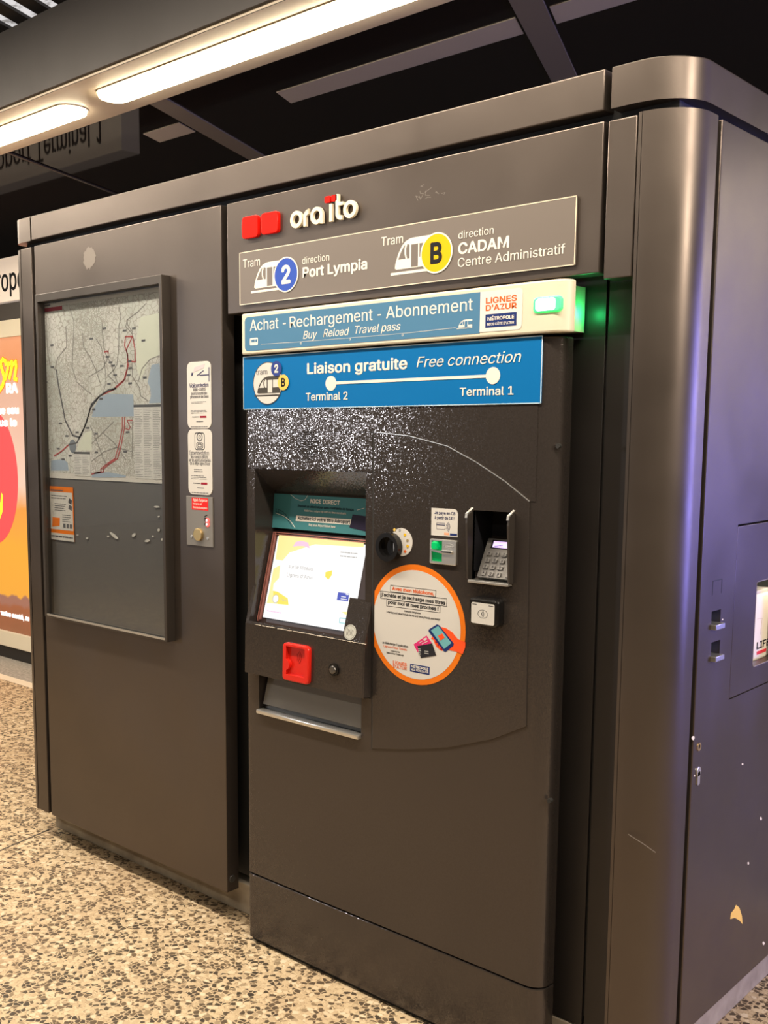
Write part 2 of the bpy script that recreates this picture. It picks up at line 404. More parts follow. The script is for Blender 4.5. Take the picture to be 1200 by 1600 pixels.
def boolean(o, cutters, ang=20):
    """carve each bmesh of cutters out of o, for good"""
    tmp = []
    for bm in cutters:
        bmesh.ops.recalc_face_normals(bm, faces=bm.faces)
        me = bpy.data.meshes.new('c'); bm.to_mesh(me); bm.free(); c = bpy.data.objects.new('c', me); COL.objects.link(c); tmp.append(c)
        md = o.modifiers.new('b', 'BOOLEAN'); md.operation = 'DIFFERENCE'; md.solver = 'EXACT'; md.object = c
    dg = bpy.context.evaluated_depsgraph_get(); me = bpy.data.meshes.new_from_object(o.evaluated_get(dg))
    o.modifiers.clear(); old = o.data; o.data = me; bpy.data.meshes.remove(old)
    for p in me.polygons: p.use_smooth = True
    me.set_sharp_from_angle(angle=math.radians(ang))
    for c in tmp: q = c.data; bpy.data.objects.remove(c); bpy.data.meshes.remove(q)
def disc(pl, u, v_, r, n0, n1, n_=32, bevel=0): return pl.flat(circle(u, v_, r, n_), n0, n1, bevel)
def ring(pl, u, v_, ro_, ri, n0, n1, n_=40):
    bm = bmesh.new(); co = circle(u, v_, ro_, n_); ci = circle(u, v_, ri, n_)
    V_ = [[bm.verts.new(pl.P(a, b, z)) for a, b in c] for c in (co, ci) for z in (n0, n1)]
    for i in range(n_):
        j = (i + 1) % n_
        for a, b in ((0, 1), (1, 3), (3, 2), (2, 0)): bm.faces.new((V_[a][i], V_[a][j], V_[b][j], V_[b][i]))
    bmesh.ops.recalc_face_normals(bm, faces=bm.faces); return bm

def W(z): return z + H
# ================================================================== SETTING
ZC = W(1.265)
fl = struct(link('floor', box(-14, 6, -7, 3.19, -.12, 0), AGG, smooth=0))
struct(link('trim_1', box(-14, 6, 3.19, 3.26, -.12, .0005), mat('pale kerb strip', (.60, .52, .40), .8), smooth=0))
struct(link('trim_2', box(-14, 6, 3.26, 9, -.12, 0), PAVE, smooth=0))
jl = Pl((0, 0, 0), (1, 0, 0), (0, 1, 0))
struct(link('trim_3', jl.line([(-3.28, 2.05), (-3.21, 1.72), (-3.05, .9)], .007, -.004, .0008), mat('dark joint', (.05, .04, .03), .8), smooth=0))
struct(link('ceiling', box(-12, 5, 2.66, 9, ZC, ZC + .05), CEIL, smooth=0))
DIRR = (-.40, 1.0)
def skew(x, y0, y1, wd, z0, z1):
    a = (x + DIRR[0] * (y0 - 2.66), y0); b = (x + DIRR[0] * (y1 - 2.66), y1)
    return prism([a, (a[0] + wd, a[1]), (b[0] + wd, b[1]), b], XY, z0, z1)
# ribs of the canopy ceiling, and paler bands painted in for its reflections
for i, (x, wd, m_) in enumerate(((-4.45, .018, SLATM), (-3.40, .10, RIBM), (-1.80, .10, RIBM), (-.2, .10, RIBM))):
    struct(link('trim_%d' % (4 + i), skew(x, 2.662, 3.75, wd, ZC - .006, ZC + .002), m_, smooth=0))
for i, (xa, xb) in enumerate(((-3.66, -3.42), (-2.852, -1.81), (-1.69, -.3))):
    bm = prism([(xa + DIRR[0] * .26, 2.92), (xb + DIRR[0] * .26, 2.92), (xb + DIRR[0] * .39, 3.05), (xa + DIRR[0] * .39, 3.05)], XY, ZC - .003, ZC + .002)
    struct(link('trim_%d' % (8 + i), bm, REFLBAND, smooth=0))
# beam that carries the lamps: soffit, fascia towards the platform, and slats beyond
struct(link('trim_11', box(-12, 4, 2.319, 2.664, ZC - .012, ZC + .02, .003), BEAMM))
struct(link('trim_12', box(-12, 4, 2.305, 2.33, ZC - .002, W(1.535)), FASC))
struct(link('trim_13', box(-12, 4, 2.319, 2.321, ZC - .0128, ZC - .0118), SLATM, smooth=0))
bm = bmesh.new()
struct(link('trim_14', box(-9, -1.5, .8, 4.2, W(1.80), W(1.82)), ROOFL, smooth=0))
for k in range(26):
    x = -3.843 - 10 * .141 + k * .141
    merge(bm, prism([(x - .68, 4.0), (x + .078 - .68, 4.0), (x + .078 + .40 * 1.3, 1.0), (x + .40 * 1.3, 1.0)], XY, W(1.60), W(1.612)))
o = struct(link('trim_15', bm, SLATM, smooth=0))

# ================================================================== KIOSK ENCLOSURE
K = thing('kiosk_enclosure', 'long brown metal station kiosk with rounded right corner and capping rail', 'kiosk', (-2.1, 2.5, 0))
ZT0, ZT1 = W(.637), W(.716)          # capping rail
ZP = W(.6145)                         # top of the panels
o = link('capping_rail', box(-3.193, -1.098, 2.0, 2.98, ZT0, ZT1, .003), BRONZE, K)
pr = [(-1.083, 2.0)] + arc(-1.027, 2.102, .102, 270, 360, 18) + [(-.925, 2.98), (-1.083, 2.98)]
link('capping_corner', prism(pr, XY, ZT0, ZT1, .003), BRONZE, K)
pr = [(-3.199, 2.0), (-3.199, 2.98), (-3.3126, 2.98)] + arc(-3.3126 + .05, 2.05, .05, 180, 270, 10)
link('capping_end', prism(pr, XY, ZT0, ZT1, .003), BRONZE, K)
link('neck', box(-3.285, -.96, 2.04, 2.94, ZP - .02, ZT0 + .02), DARK, K)
link('carcass', box(-3.27, -1.12, 2.40, 2.955, .1, ZP), DARK, K)
link('back_panel', box(-3.26, -1.0, 2.091, 2.11, .12, ZP), DARK, K)
# left end post and its flat cover
pr = [(-3.2645, 2.0), (-3.2645, 2.04), (-3.28, 2.07), (-3.28, 2.95), (-3.3105, 2.95)] + arc(-3.3105 + .045, 2.045, .045, 180, 270, 10)
link('end_post', prism(pr, XY, W(-1.353), ZP), BRONZE, K)
link('post_cover', box(-3.262, -3.197, 2.0, 2.05, W(-1.353), ZP + .002, .0025), BRONZE, K)
# door with the plan case
d = link('door', box(-3.1785, -2.2425, 2.0, 2.047, W(-1.3545), ZP + .003, .0025), BRONZE, K)
sd = side(-2.2425)
link('lock_disc', disc(sd, *sd.at(362.5, 1373), .011, 0, .003, 24, .001), mat('dull lock', (.10, .095, .09), .35, .7), d)
f2 = front(2.0)
def blob(pl, x, y, rx, ry, n_=18, j=.22):
    c = [( x + rx * math.cos(6.283 * i / n_) * (1 + random.uniform(-j, j)), y + ry * math.sin(6.283 * i / n_) * (1 + random.uniform(-j, j))) for i in range(n_)]
    return pl.pts(c)
SCUF = paint('scuffed bare patch', (.17, .145, .125), .6, .2, 300, .2)
link('scuff_mark', f2.flat(blob(f2, 139.5, 403, 9.5, 17, 26, .2), 0, .0004), SCUF, d)
# upper panel above the machine
up = link('upper_panel', box(-2.2185, -1.0965, 2.0, 2.047, W(.3222), ZP + .002, .0025), BRONZE, K)
bm = bmesh.new()
for k in range(9):
    x = random.uniform(652, 702); y = random.uniform(284, 316)
    merge(bm, f2.line(f2.pts([(x, y), (x + random.uniform(-7, 7), y + random.uniform(-5, 5)), (x + random.uniform(-9, 9), y + random.uniform(-6, 6))]), .0012, 0, .0003))
link('scratch_mark', bm, SCUF, up, 0)
link('narrow_panel', box(-1.0872, -1.0255, 2.0, 2.047, W(.308), ZP, .0025), BRONZE, K)
# recessed panels beside the machine
link('recessed_panel', box(-1.199, -1.1225, 2.083, 2.0905, W(-1.353), W(.335), .001), PANELD, K)
link('recessed_panel', box(-1.1165, -1.000, 2.083, 2.0905, W(-1.353), W(.335), .001), PANELD, K)
# rounded corner column
pr = [(-1.0228, 2.0), (-1.015, 2.0)] + arc(-1.016, 2.096, .096, 270, 360, 20) + [(-.920, 2.128), (-.945, 2.128), (-.945, 2.15), (-1.0228, 2.085)]
cc = link('corner_column', prism(pr, XY, W(-1.36), ZP + .004), BRONZE, K, 25)
fcol = front(1.9995)
link('scratch_mark', fcol.line(fcol.pts([(982, 1304), (1004, 1318), (1024, 1332)]), .0016, -.0005, .0003), SCUF, cc, 0)
# side panel with hatch
s9 = side(-.917)
spn = link('side_panel', box(-.947, -.917, 2.143, 2.97, W(-1.322), ZP, .0025), BRONZE, K)
boolean(spn, [box(-.96, -.90, 2.321, 2.67, W(-.592), W(-.199)),
              box(-.96, -.90, 2.2045, 2.252, W(-.414), W(-.378)), box(-.96, -.90, 2.2105, 2.2565, W(-.484), W(-.446))])
link('side_backing', box(-.975, -.949, 2.15, 2.40, .13, ZP - .02), DARK, K)
hat = link('equipment_hatch', box(-.94, -.9175, 2.324, 2.667, W(-.590), W(-.2035), .001), BRONZE, K)
boolean(hat, [prism(rrect(2.449, 2.63, W(-.5385), W(-.3385), .008), YZ, -.96, -.90)])
link('hatch_niche', bmesh.new() and (lambda b: b)(abox(abox(abox(box(-1.10, -1.095, 2.43, 2.66, W(-.56), W(-.32)), -1.10, -.941, 2.43, 2.44, W(-.56), W(-.32)), -1.10, -.941, 2.43, 2.66, W(-.56), W(-.55)), -1.10, -.941, 2.43, 2.66, W(-.33), W(-.32))), mat('dark niche lining', (.01, .018, .022), .4), hat)
BLUEREFL = mat('pane with painted blue reflection', (.20, .30, .72), .35, 0)  # blue reflection of the display put into the pane colour
for ya_, yb_, za_, zb_ in ((2.2045, 2.252, -.414, -.378), (2.2105, 2.2565, -.484, -.446)):
    lt = link('latch', abox(box(-.946, -.940, ya_, yb_ - .012, W(za_), W(zb_)), -.946, -.939, yb_ - .012, yb_, W(za_), W(zb_)), BLUEREFL, spn)
    link('latch_tab', box(-.940, -.905, ya_ - .001, yb_ - .002, W(za_) - .003, W(za_) + .008, .001), STEEL, lt)
bm = bmesh.new()
for a, b in (((2.203, W(-.342)), (2.203, W(-.312))), ((2.203, W(-.312)), (2.250, W(-.312))), ((2.250, W(-.312)), (2.250, W(-.342)))): merge(bm, s9.line([a, b], .0022, 0, .0006))
link('blank_plug', bm, DARK, spn, 0)
kh = link('keyhole', ring(s9, 2.171, W(-.667), .009, .005, 0, .002), BRASS, spn); link('keyhole_core', disc(s9, 2.171, W(-.667), .005, 0, .0008), BLACK, kh)
lc = link('lock_cylinder', s9.flat(circle(2.173, W(-.722), .0105, 20), 0, .003, .0008), SILVER, spn)
link('cylinder_tail', s9.flat(rrect(2.167, 2.179, W(-.752), W(-.722), .004), 0, .003), SILVER, lc)
CHIP = mat('yellow primer', (.80, .52, .12), .7)
link('paint_chip', s9.flat(s9.pts([(1150, 1414), (1155, 1418), (1159, 1431), (1160, 1444), (1155, 1438), (1148, 1434), (1141, 1436), (1142, 1427), (1147, 1421)]), 0, .0004), CHIP, spn, 0)
bm = Bin()
for x, y, r in ((1189, 1279, 1.6), (1169, 1349, 1.5), (1160, 1194, 1.2), (1193, 1474, 1.6), (1083, 1153, 2.2), (1085, 1212, .9), (1129, 968, .8)): merge(bm, s9.flat(blob(s9, x, y, r, r * 1.6, 9), 0, .0004))
link('paint_chip', bm, mat('pale chip', (.75, .68, .58), .6), spn, 0)

# concrete base the kiosk stands on
cb = link('concrete_base', box(-3.284, -.966, 2.083, 2.94, 0, W(-1.3565), .003), CONC)
tag(cb, 'low raw concrete base strip under the brown kiosk', 'base')

# ================================================================== TICKET MACHINE
YM = 1.975; fm = front(YM)
T = thing('ticket_machine', 'dark ticket machine with lit touchscreen and rounded front corners', 'ticket machine', (-1.65, 2.1, 0))
def mprof(dx=0): return [(-2.126, YM + .012 + dx)] + arc(-2.126 + .012, YM + .012 + dx, .012, 200, 270, 4) + arc(-1.168 - .04, YM + .04 + dx, .04, 270, 360, 12) + [(-1.168, 2.032), (-1.212, 2.034), (-1.212, 2.084), (-2.126, 2.084)]
body = link('body', prism(mprof(), XY, .2085, W(.2005), .004), BRONZE2, T)
pl_ = link('plinth', prism(mprof(), XY, .014, .2035, .002), BRONZE2, T)
link('kick_strip', prism(mprof(.012), XY, 0, .016), DARK, T)
XA, XB = -2.087, -1.692
rec = prism([(1.9, W(-.096)), (YM, W(-.096)), (2.052, W(-.163)), (2.060, W(-.262)), (2.050, W(-.290)), (1.994, W(-.53)), (1.9, W(-.53))], YZ, XA, XB)
tray = prism([(1.9, W(-.64)), (2.03, W(-.64)), (2.03, W(-.767)), (1.9, W(-.767))], YZ, -2.075, -1.702)
hood = prism([(1.9, W(-.172)), (2.055, W(-.172)), (2.055, W(-.215)), (2.012, W(-.30)), (1.985, W(-.333)), (1.9, W(-.333))], YZ, -1.372, -1.268)
boolean(body, [rec, tray, hood])
link('edge_screw', disc(fm, *fm.at(868, 697), .005, -.017, -.008), DARK, T)
link('edge_screw', disc(fm, *fm.at(855, 1253), .005, -.017, -.0065), DARK, T)
# sparkling black top plate, arched at its lower edge
arcpx = [(586, 675), (640, 681), (700, 697), (745, 722), (790, 752), (828, 783)]
A = fm.pts(arcpx)
top = [(-2.112, W(.195)), (-2.112, W(.002))] + [(-1.665, W(.002))] + A[1:] + [(-1.214, W(-.146)), (-1.214, W(.195))]
link('top_plate', fm.flat(top, 0, .0012), GLIT, T, 0)
lowpl = [(-2.112, W(.0)), (-2.112, W(-.094)), (-1.672, W(-.094)), (-1.672, W(.0))]
gl_ = link('speaker_plate', fm.flat(lowpl, 0, .0011), GLIT, T, 0)
bm = bmesh.new(); c = fm.at(481, 694)
for i in range(-6, 7):
    for j in range(-6, 7):
        if i * i + j * j < 40: merge(bm, fm.flat(circle(c[0] + i * .0066, c[1] + j * .0062, .0019, 8), .0011, .0016))
link('speaker_grille', bm, BLACK, gl_, 0)
# service door plate with curved top and bottom
B = fm.pts([(823, 1135), (770, 1155), (700, 1168), (640, 1171)])
dp = [(-1.665, W(.0))] + [(a, b - .002) for a, b in A[1:]] + B + [(-1.663, W(-.785))]
sdp = link('service_door', fm.flat(dp, 0, .003, .001), BRONZE2, T)
boolean(sdp, [prism([(1.9, W(-.172)), (2.055, W(-.172)), (2.055, W(-.333)), (1.9, W(-.333))], YZ, -1.372, -1.268)])
link('seam_highlight', fm.line(A, .0016, .0012, .0034), SILVER, sdp, 0)  # highlight on the arched edge, drawn as a bright line
link('door_gap', fm.line([(-1.668, W(.002)), (-1.6655, W(-.785))], .004, 0, .0012), DARK, T, 0)
fd = front(YM - .003)                      # face of the service door
# console
con = prism([(1.9765, W(-.411)), (1.947, W(-.516)), (1.944, W(-.653)), (1.9765, W(-.660))], YZ, -2.1005, -1.6705)
bev(con, .004, [e for e in con.edges if abs(e.verts[0].co.x - e.verts[1].co.x) < 1e-5 and e.verts[0].co.y + e.verts[1].co.y < 3.93])
con = link('console', con, BRONZE2, T)
V_ = Vector((0, .0575, .214)).normalized()
sc = Pl((0, 1.983, W(-.497)), (1, 0, 0), V_)        # plane of the touchscreen, leaning back
boolean(con, [prism([(-2.0855, -.018), (-1.742, -.018), (-1.742, .4), (-2.0855, .4)], sc.P, -.2, .2) if False else prism([(-2.0855, -.020), (-1.744, -.020), (-1.744, .3), (-2.0855, .3)], sc.P, -.02, .12)], 4)
link('worn_edge', (lambda bm: [merge(bm, front(1.9466).line([(x, W(-.5155) + random.uniform(-.0006, .0006)), (x + random.uniform(.004, .02), W(-.5155) + random.uniform(-.0006, .0006))], random.uniform(.0007, .0018), -.001, .0006)) for x in [-2.06 + i * .0145 for i in range(27)]] and bm)(bmesh.new()), mat('bare worn metal', (.7, .62, .52), .5), con, 0)
bm = sc.flat([(-2.086, -.022), (-1.692, -.022), (-1.692, .238), (-2.086, .238)], -.012, -.003)
bz = link('screen_bezel', bm, mat('dark bezel', (.035, .022, .02), .3), T, 0)
bm = bmesh.new()
for a in (((-2.082, -.016), (-2.082, .232)), ((-2.074, -.010), (-2.074, .232)), ((-2.082, .232), (-1.70, .232)), ((-2.074, .2265), (-1.70, .2265))): merge(bm, sc.line(a, .0022, -.003, .004))
link('bezel_lip', bm, mat('lip with painted red reflection', (.42, .17, .14), .25, .3), bz, 0)  # red reflected in the screen reveals, put into the lip colour
ts = link('touchscreen', sc.flat([(-2.066, -.004), (-1.745, -.004), (-1.745, .222), (-2.066, .222)], -.003, .0), SCREEN, T, 0)
def s_(x, y): return sc.at(x, y)
def scp(x, y):   # crop pixel of the screen study
    return sc.at(380 + x / 5.519, 720 + y / 5.517)
bm = sc.flat([scp(*p) for p in ((310, 640), (700, 675), (1040, 700), (1040, 745), (620, 720), (540, 745), (400, 790), (340, 860), (280, 850))], .0001, .0004)
merge(bm, sc.flat([scp(*p) for p in ((262, 930), (318, 900), (310, 1010), (262, 1060), (255, 1120), (300, 1130), (385, 1185), (392, 1245), (205, 1225), (225, 1140))], .0001, .0004))
merge(bm, sc.flat([scp(*p) for p in ((850, 1303), (938, 1300), (932, 1330), (880, 1325))], .0001, .0004))
link('yellow_patch', bm, SCRYP, ts, 0)
bm = Bin(); merge(bm, sc.flat([scp(*p) for p in ((710, 960), (768, 945), (765, 985), (735, 1025), (708, 1000))], .0002, .0005))
merge(bm, sc.flat([scp(*p) for p in ((260, 1120), (300, 1130), (385, 1190), (390, 1240), (300, 1235), (262, 1190))], .0004, .0006))
link('yellow_patch', bm, SCRY, ts, 0)
bm = sc.flat([scp(*p) for p in ((430, 740), (455, 700), (500, 690), (560, 705), (575, 755), (520, 735), (470, 735))], .0004, .0007)
bm2 = Bin()
text(bm2, sc, 'sur le réseau', (380 + 390 / 5.519, 720 + 922 / 5.517), (380 + 598 / 5.519, 720 + 950 / 5.517), 6, .0003, .0006, drop=True)
text(bm2, sc, "Lignes d'Azur", (380 + 375 / 5.519, 720 + 997 / 5.517), (380 + 600 / 5.519, 720 + 1022 / 5.517), 6, .0003, .0006)
text(bm2, sc, 'Tours', (380 + 322 / 5.519, 720 + 1207 / 5.517), (380 + 382 / 5.519, 720 + 1214 / 5.517), 4, .0007, .0009)
u, v_ = scp(840, 790); bars(bm2, sc, u, u + .062, v_ + .006, v_ - .014, 2, .0003, .0006, .3)
merge(bm2, ring(sc, *scp(281, 1190), .0115, .0100, .0007, .0010))
link('screen_text', bm2, SCRG, ts, 0); link('screen_emblem', bm, SCRP, ts, 0)
link('screen_button', disc(sc, *scp(281, 1190), .0098, .0006, .0009), SCREEN, ts, 0)
cdb = link('screen_card', sc.flat([scp(*p) for p in ((820, 1132), (915, 1145), (905, 1212), (808, 1200))], .0003, .0006), SCRB, ts, 0)
bm = bmesh.new(); u, v_ = scp(845, 1180); bars(bm, sc, u, u + .022, v_ + .006, v_ - .006, 2, .0006, .0009, .35); merge(bm, sc.flat([scp(*p) for p in ((888, 1143), (912, 1147), (910, 1158), (886, 1154))], .0006, .0009))
link('card_print', bm, SCREEN, cdb, 0)
bm = sc.line([scp(*p) for p in ((835, 1355), (930, 1368), (925, 1408), (830, 1395))], .0022, .0003, .0006, True)
link('screen_key', bm, SCRC, ts, 0)
bm = bmesh.new(); u, v_ = scp(205, 1290); bars(bm, sc, u, u + .055, v_ + .003, v_ - .004, 1, .0003, .0006, .5, .0); link('screen_text', bm, SCRP, ts, 0)
# teal notice over the screen
V2 = Vector((0, .009, .0925)).normalized(); tp = Pl((0, 2.0385, W(-.2592)), (1, 0, 0), V2)
nb = link('header_panel', tp.flat([(-2.086, 0), (-1.693, 0), (-1.693, .0935), (-2.086, .0935)], -.010, 0), TEAL, T, 0)
def hp(x, y): return (380 + x / 5.519, 720 + y / 5.517)
bm = Bin(); text(bm, tp, 'NICE DIRECT', hp(580, 365), hp(833, 380), 6.6, bold=1.2)
text(bm, tp, 'Valid for a return trip with no time constraint', hp(527, 440), hp(888, 460), 3.2, bold=.2)
text(bm, tp, 'Buy your Airport ticket here', hp(567, 563), hp(795, 576), 3.6, bold=.2)
merge(bm, tp.line([tp.at(*hp(*p)) for p in ((410, 290), (450, 325), (500, 345), (535, 335), (556, 300))], .0009, 0, .0006))
merge(bm, tp.line([tp.at(*hp(*p)) for p in ((985, 425), (1045, 408))], .0009, 0, .0006))
merge(bm, tp.line([tp.at(*hp(*p)) for p in ((280, 450), (350, 475), (410, 520), (447, 578))], .0009, 0, .0006))
link('header_text', bm, OFFW, nb, 0)
link('header_banner', tp.flat([tp.at(*hp(*p)) for p in ((460, 471), (942, 505), (934, 553), (452, 518))], 0, .0004), OFFW, nb, 0)
bm = Bin(); text(bm, tp, 'Achetez ici votre titre Aéroport', hp(470, 510), hp(922, 540), 5.6, .0005, .0009, bold=1.0)
text(bm, tp, 'Permet un aller/retour sans contrainte de temps', hp(473, 402), hp(953, 430), 4.2, bold=.5)
for q in range(7): merge(bm, tp.line([tp.at(*hp(285 + 21 * q, 415 + 2.6 * q * q)), tp.at(*hp(285 + 21 * q, 440 + 2.6 * q * q))], .001, 0, .0004))
merge(bm, tp.line([tp.at(*hp(280 + 20 * q, 415 + 2.6 * q * q)) for q in range(8)], .001, 0, .0005)); merge(bm, tp.line([tp.at(*hp(280 + 20 * q, 440 + 2.6 * q * q)) for q in range(8)], .001, 0, .0005))
link('header_text', bm, mat('dark teal print', (.01, .025, .035), .5), nb, 0)
link('header_card', tp.flat([tp.at(*hp(*p)) for p in ((945, 462), (1060, 478), (1060, 608), (918, 575))], .0004, .0008), mat('dark card print', (.016, .012, .03), .5), nb, 0)
# ticket tray
link('tray_lining', box(-2.073, -1.704, 2.015, 2.029, W(-.766), W(-.665)), mat('tray lining', (.085, .08, .075), .5), T)
tf = Pl((0, 1.985, W(-.745)), (1, 0, 0), (0, .02, .07))
link('tray_flap', tf.flat([(-2.07, 0), (-1.707, 0), (-1.707, .075), (-2.07, .075)], -.003, 0), SMOKE, T, 0)
link('tray_brush', box(-2.073, -1.704, 1.99, 2.012, W(-.766), W(-.742)), BLACKP, T)
link('tray_lip', box(-2.075, -1.702, 1.962, 1.99, W(-.769), W(-.757), .003), SILVER, T)
# red card holder on the console
fc = Pl((0, 1.947, W(-.516)), (1, 0, 0), Vector((0, .003, .137)))
u0, u1 = -1.942, -1.848; v1 = -.031 ; v0 = -.131
ch = link('card_holder', fc.flat(rrect(u0, u1, v0, v1, .011), -.002, .012, .003), REDP, T)
cx_ = (u0 + u1) / 2; um, vm = .013, (v0 + v1) / 2 - .008
pk = [(u0 + um, v1 - .008), (u0 + um, vm + .016)] + arc(u0 + um - .002, vm, .0145, 75, -75, 8) + [(u0 + um, v0 + .017), (u1 - um, v0 + .017)] + [(u1 - um, vm - .016)] + arc(u1 - um + .002, vm, .0145, 255, 105, 8) + [(u1 - um, vm + .016), (u1 - um, v1 - .008)]
boolean(ch, [fc.flat(pk, .002, .05)])
bm = bmesh.new()
for i in range(3): merge(bm, fc.line([(cx_ + .012 * math.cos(t) * (1 + .5 * i) - .012, v1 - .034 + .012 * math.sin(t) * (1 + .5 * i)) for t in (-.7, -.35, 0, .35, .7)], .0013, .002, .003))
link('holder_mark', bm, mat('dark red relief', (.45, .015, .01), .35), ch, 0)
bt = link('push_button', ring(fc, *fc.at(523, 1046), .016, .010, 0, .006), BLACKP, T); link('button_cap', disc(fc, *fc.at(523, 1046), .0105, 0, .011, 24, .003), mat('gunmetal', (.16, .15, .14), .25, .8), bt)
# coin slot
cu, cv = fd.at(612, 854); du, dv = fd.at(627.5, 847)
cp = link('coin_plate', disc(fd, du, dv, .0335, 0, .0015, 40), WHITE, T)
pc = lambda x, y: fd.at(580 + x / 15, 810 + y / 15)
for x, y, m_ in ((556, 265, YELL2), (800, 385, YELLOW), (862, 515, BRASS), (866, 650, YELLOW), (806, 772, ORTXT)):
    c = link('coin_picture', disc(fd, *pc(x, y), .0036, .0015, .0022, 18), m_, cp); c['label'] = 'printed coin on the white coin plate'
bm = bmesh.new(); u, v_ = pc(660, 285); bars(bm, fd, u, u + .006, v_ + .004, v_ - .003, 2, .0015, .002, .4); link('plate_print', bm, GREYT, cp, 0)
cr = link('coin_ring', ring(fd, cu, cv, .0345, .024, 0, .020, 40), BLACKP, T); bev_ = cr
link('coin_dish', disc(fd, cu, cv, .0245, 0, .006, 36), BLACKP, cr)
link('coin_insert', fd.flat([p for p in arc(cu + .001, cv - .001, .0185, -60, 60, 10)], .006, .0072), STEEL, cr)
link('coin_slit', fd.flat([(cu + .001, cv + .015), (cu + .007, cv + .015), (cu + .011, cv - .014), (cu + .005, cv - .014)], .006, .0085), BLACK, cr)
# bank card slot with green guide
g = fd.pts([(676, 840.5), (717, 843), (716, 884), (675, 877)])
gx0, gx1, gz0, gz1 = -1.4885, -1.4125, W(-.3015), W(-.2435)
cs = link('card_slot', fd.flat(rrect(gx0, gx1, gz0, gz1, .004), 0, .006, .0015), SILVER, T)
boolean(cs, [fd.flat([(gx0 + .006, gz0 + .006), (gx0 + .036, gz0 + .006), (gx0 + .036, gz1 - .004), (gx0 + .006, gz1 - .004)], .001, .05)])
gg = link('green_guide', fd.flat([(gx0 + .006, gz0 + .006), (gx0 + .036, gz0 + .006), (gx0 + .036, gz1 - .004), (gx0 + .006, gz1 - .004)], 0, .0015), GREENP, cs)
link('guide_knob', fd.flat(rrect(gx0 + .008, gx0 + .025, gz1 - .025, gz1 - .006, .006), .0015, .012, .003), mat('bright green plastic', (.0, .32, .09), .2, emit=(.0, .6, .15), estr=.35), gg)
link('guide_slot', fd.flat([(gx0 + .004, gz0 + .030), (gx0 + .036, gz0 + .026), (gx0 + .036, gz0 + .031), (gx0 + .004, gz0 + .035)], .0015, .009), STEEL, gg)
so = link('slot_mouth', fd.flat(rrect(gx0 + .034, gx0 + .066, gz0 + .026, gz0 + .034, .003), .006, .010, .001), SILVER, cs)
link('slot_gap', fd.flat([(gx0 + .036, gz0 + .0288), (gx0 + .064, gz0 + .0288), (gx0 + .064, gz0 + .0312), (gx0 + .036, gz0 + .0312)], .010, .0108), BLACK, so)
bm = bmesh.new(); el = circle(gx0 + .056, gz1 - .014, .012, 28, .005); merge(bm, fd.line(el, .0008, .006, .0066, True)); bars(bm, fd, gx0 + .048, gx0 + .064, gz1 - .012, gz1 - .016, 1, .006, .0066, .5, 0)
link('slot_emblem', bm, PALEG, cs, 0)
# pin pad in its shielded niche
def wing(x0, x1):
    return prism([(1.984, W(-.168)), (1.951, W(-.183)), (1.949, W(-.20)), (1.957, W(-.325)), (1.984, W(-.333))], YZ, x0, x1)
lw = link('shield_wing', wing(-1.377, -1.372), FRAMEM, T, 0); rw = link('shield_wing', wing(-1.268, -1.263), FRAMEM, T, 0)
for x0, x1, p in ((-1.3775, -1.3715, lw), (-1.2685, -1.2625, rw)):
    link('bright_edge', prism([(1.975, W(-.1675)), (1.951, W(-.180)), (1.949, W(-.188)), (1.947, W(-.188)), (1.949, W(-.178)), (1.974, W(-.1655))], YZ, x0, x1), SILVER, p, 0)
link('niche_lining', box(-1.371, -1.269, 2.045, 2.053, W(-.31), W(-.174)), BLACK, T)
link('niche_back', box(-1.371, -1.3695, 1.977, 2.053, W(-.31), W(-.174)), BLACK, T)
kp = Pl((0, 1.972, W(-.322)), (1, 0, 0), Vector((0, .038, .075)))
Lk = .082
pp = link('keypad', kp.flat(rrect(-1.357, -1.262 - .006, .0, Lk + .012, .003), -.01, .004, .001), mat('grey keypad metal', (.20, .19, .18), .35, .7), T)
link('keypad_screen', kp.flat([(-1.343, Lk - .012), (-1.270, Lk - .012), (-1.270, Lk + .008), (-1.343, Lk + .008)], .004, .0052), BLACKP, pp)
link('keypad_display', kp.flat([(-1.338, Lk - .010), (-1.272, Lk - .010), (-1.272, Lk + .005), (-1.338, Lk + .005)], .0052, .0058), LCD, pp)
bm = bmesh.new(); bars(bm, kp, -1.333, -1.31, Lk - .003, Lk - .009, 2, .0058, .0062, .35); link('display_text', bm, NAVY, pp, 0)
ks = ['1', '2', '3', '4', '5', '6', '7', '8', '9', '*', '0', '#']
KEYM = mat('steel key', (.22, .21, .20), .35, .6)
for r_ in range(4):
    for c_ in range(4):
        x = -1.347 + c_ * .0195 + (.006 if c_ == 3 else 0); y = .060 - r_ * .0158
        k_ = link('key', kp.flat(rrect(x, x + .0125, y - .0085, y + .001, .0015), .004, .0068, .0006), KEYM, pp)
        if c_ < 3: link('key_digit', text_bm(kp, ks[r_ * 3 + c_], x + .0042, x + .0085, y - .0068, .0062, .0068, .0071, 1), BLACK, k_, 0)
link('niche_sill', box(-1.372, -1.266, 1.955, 1.985, W(-.3335), W(-.3275), .001), SILVER, T)
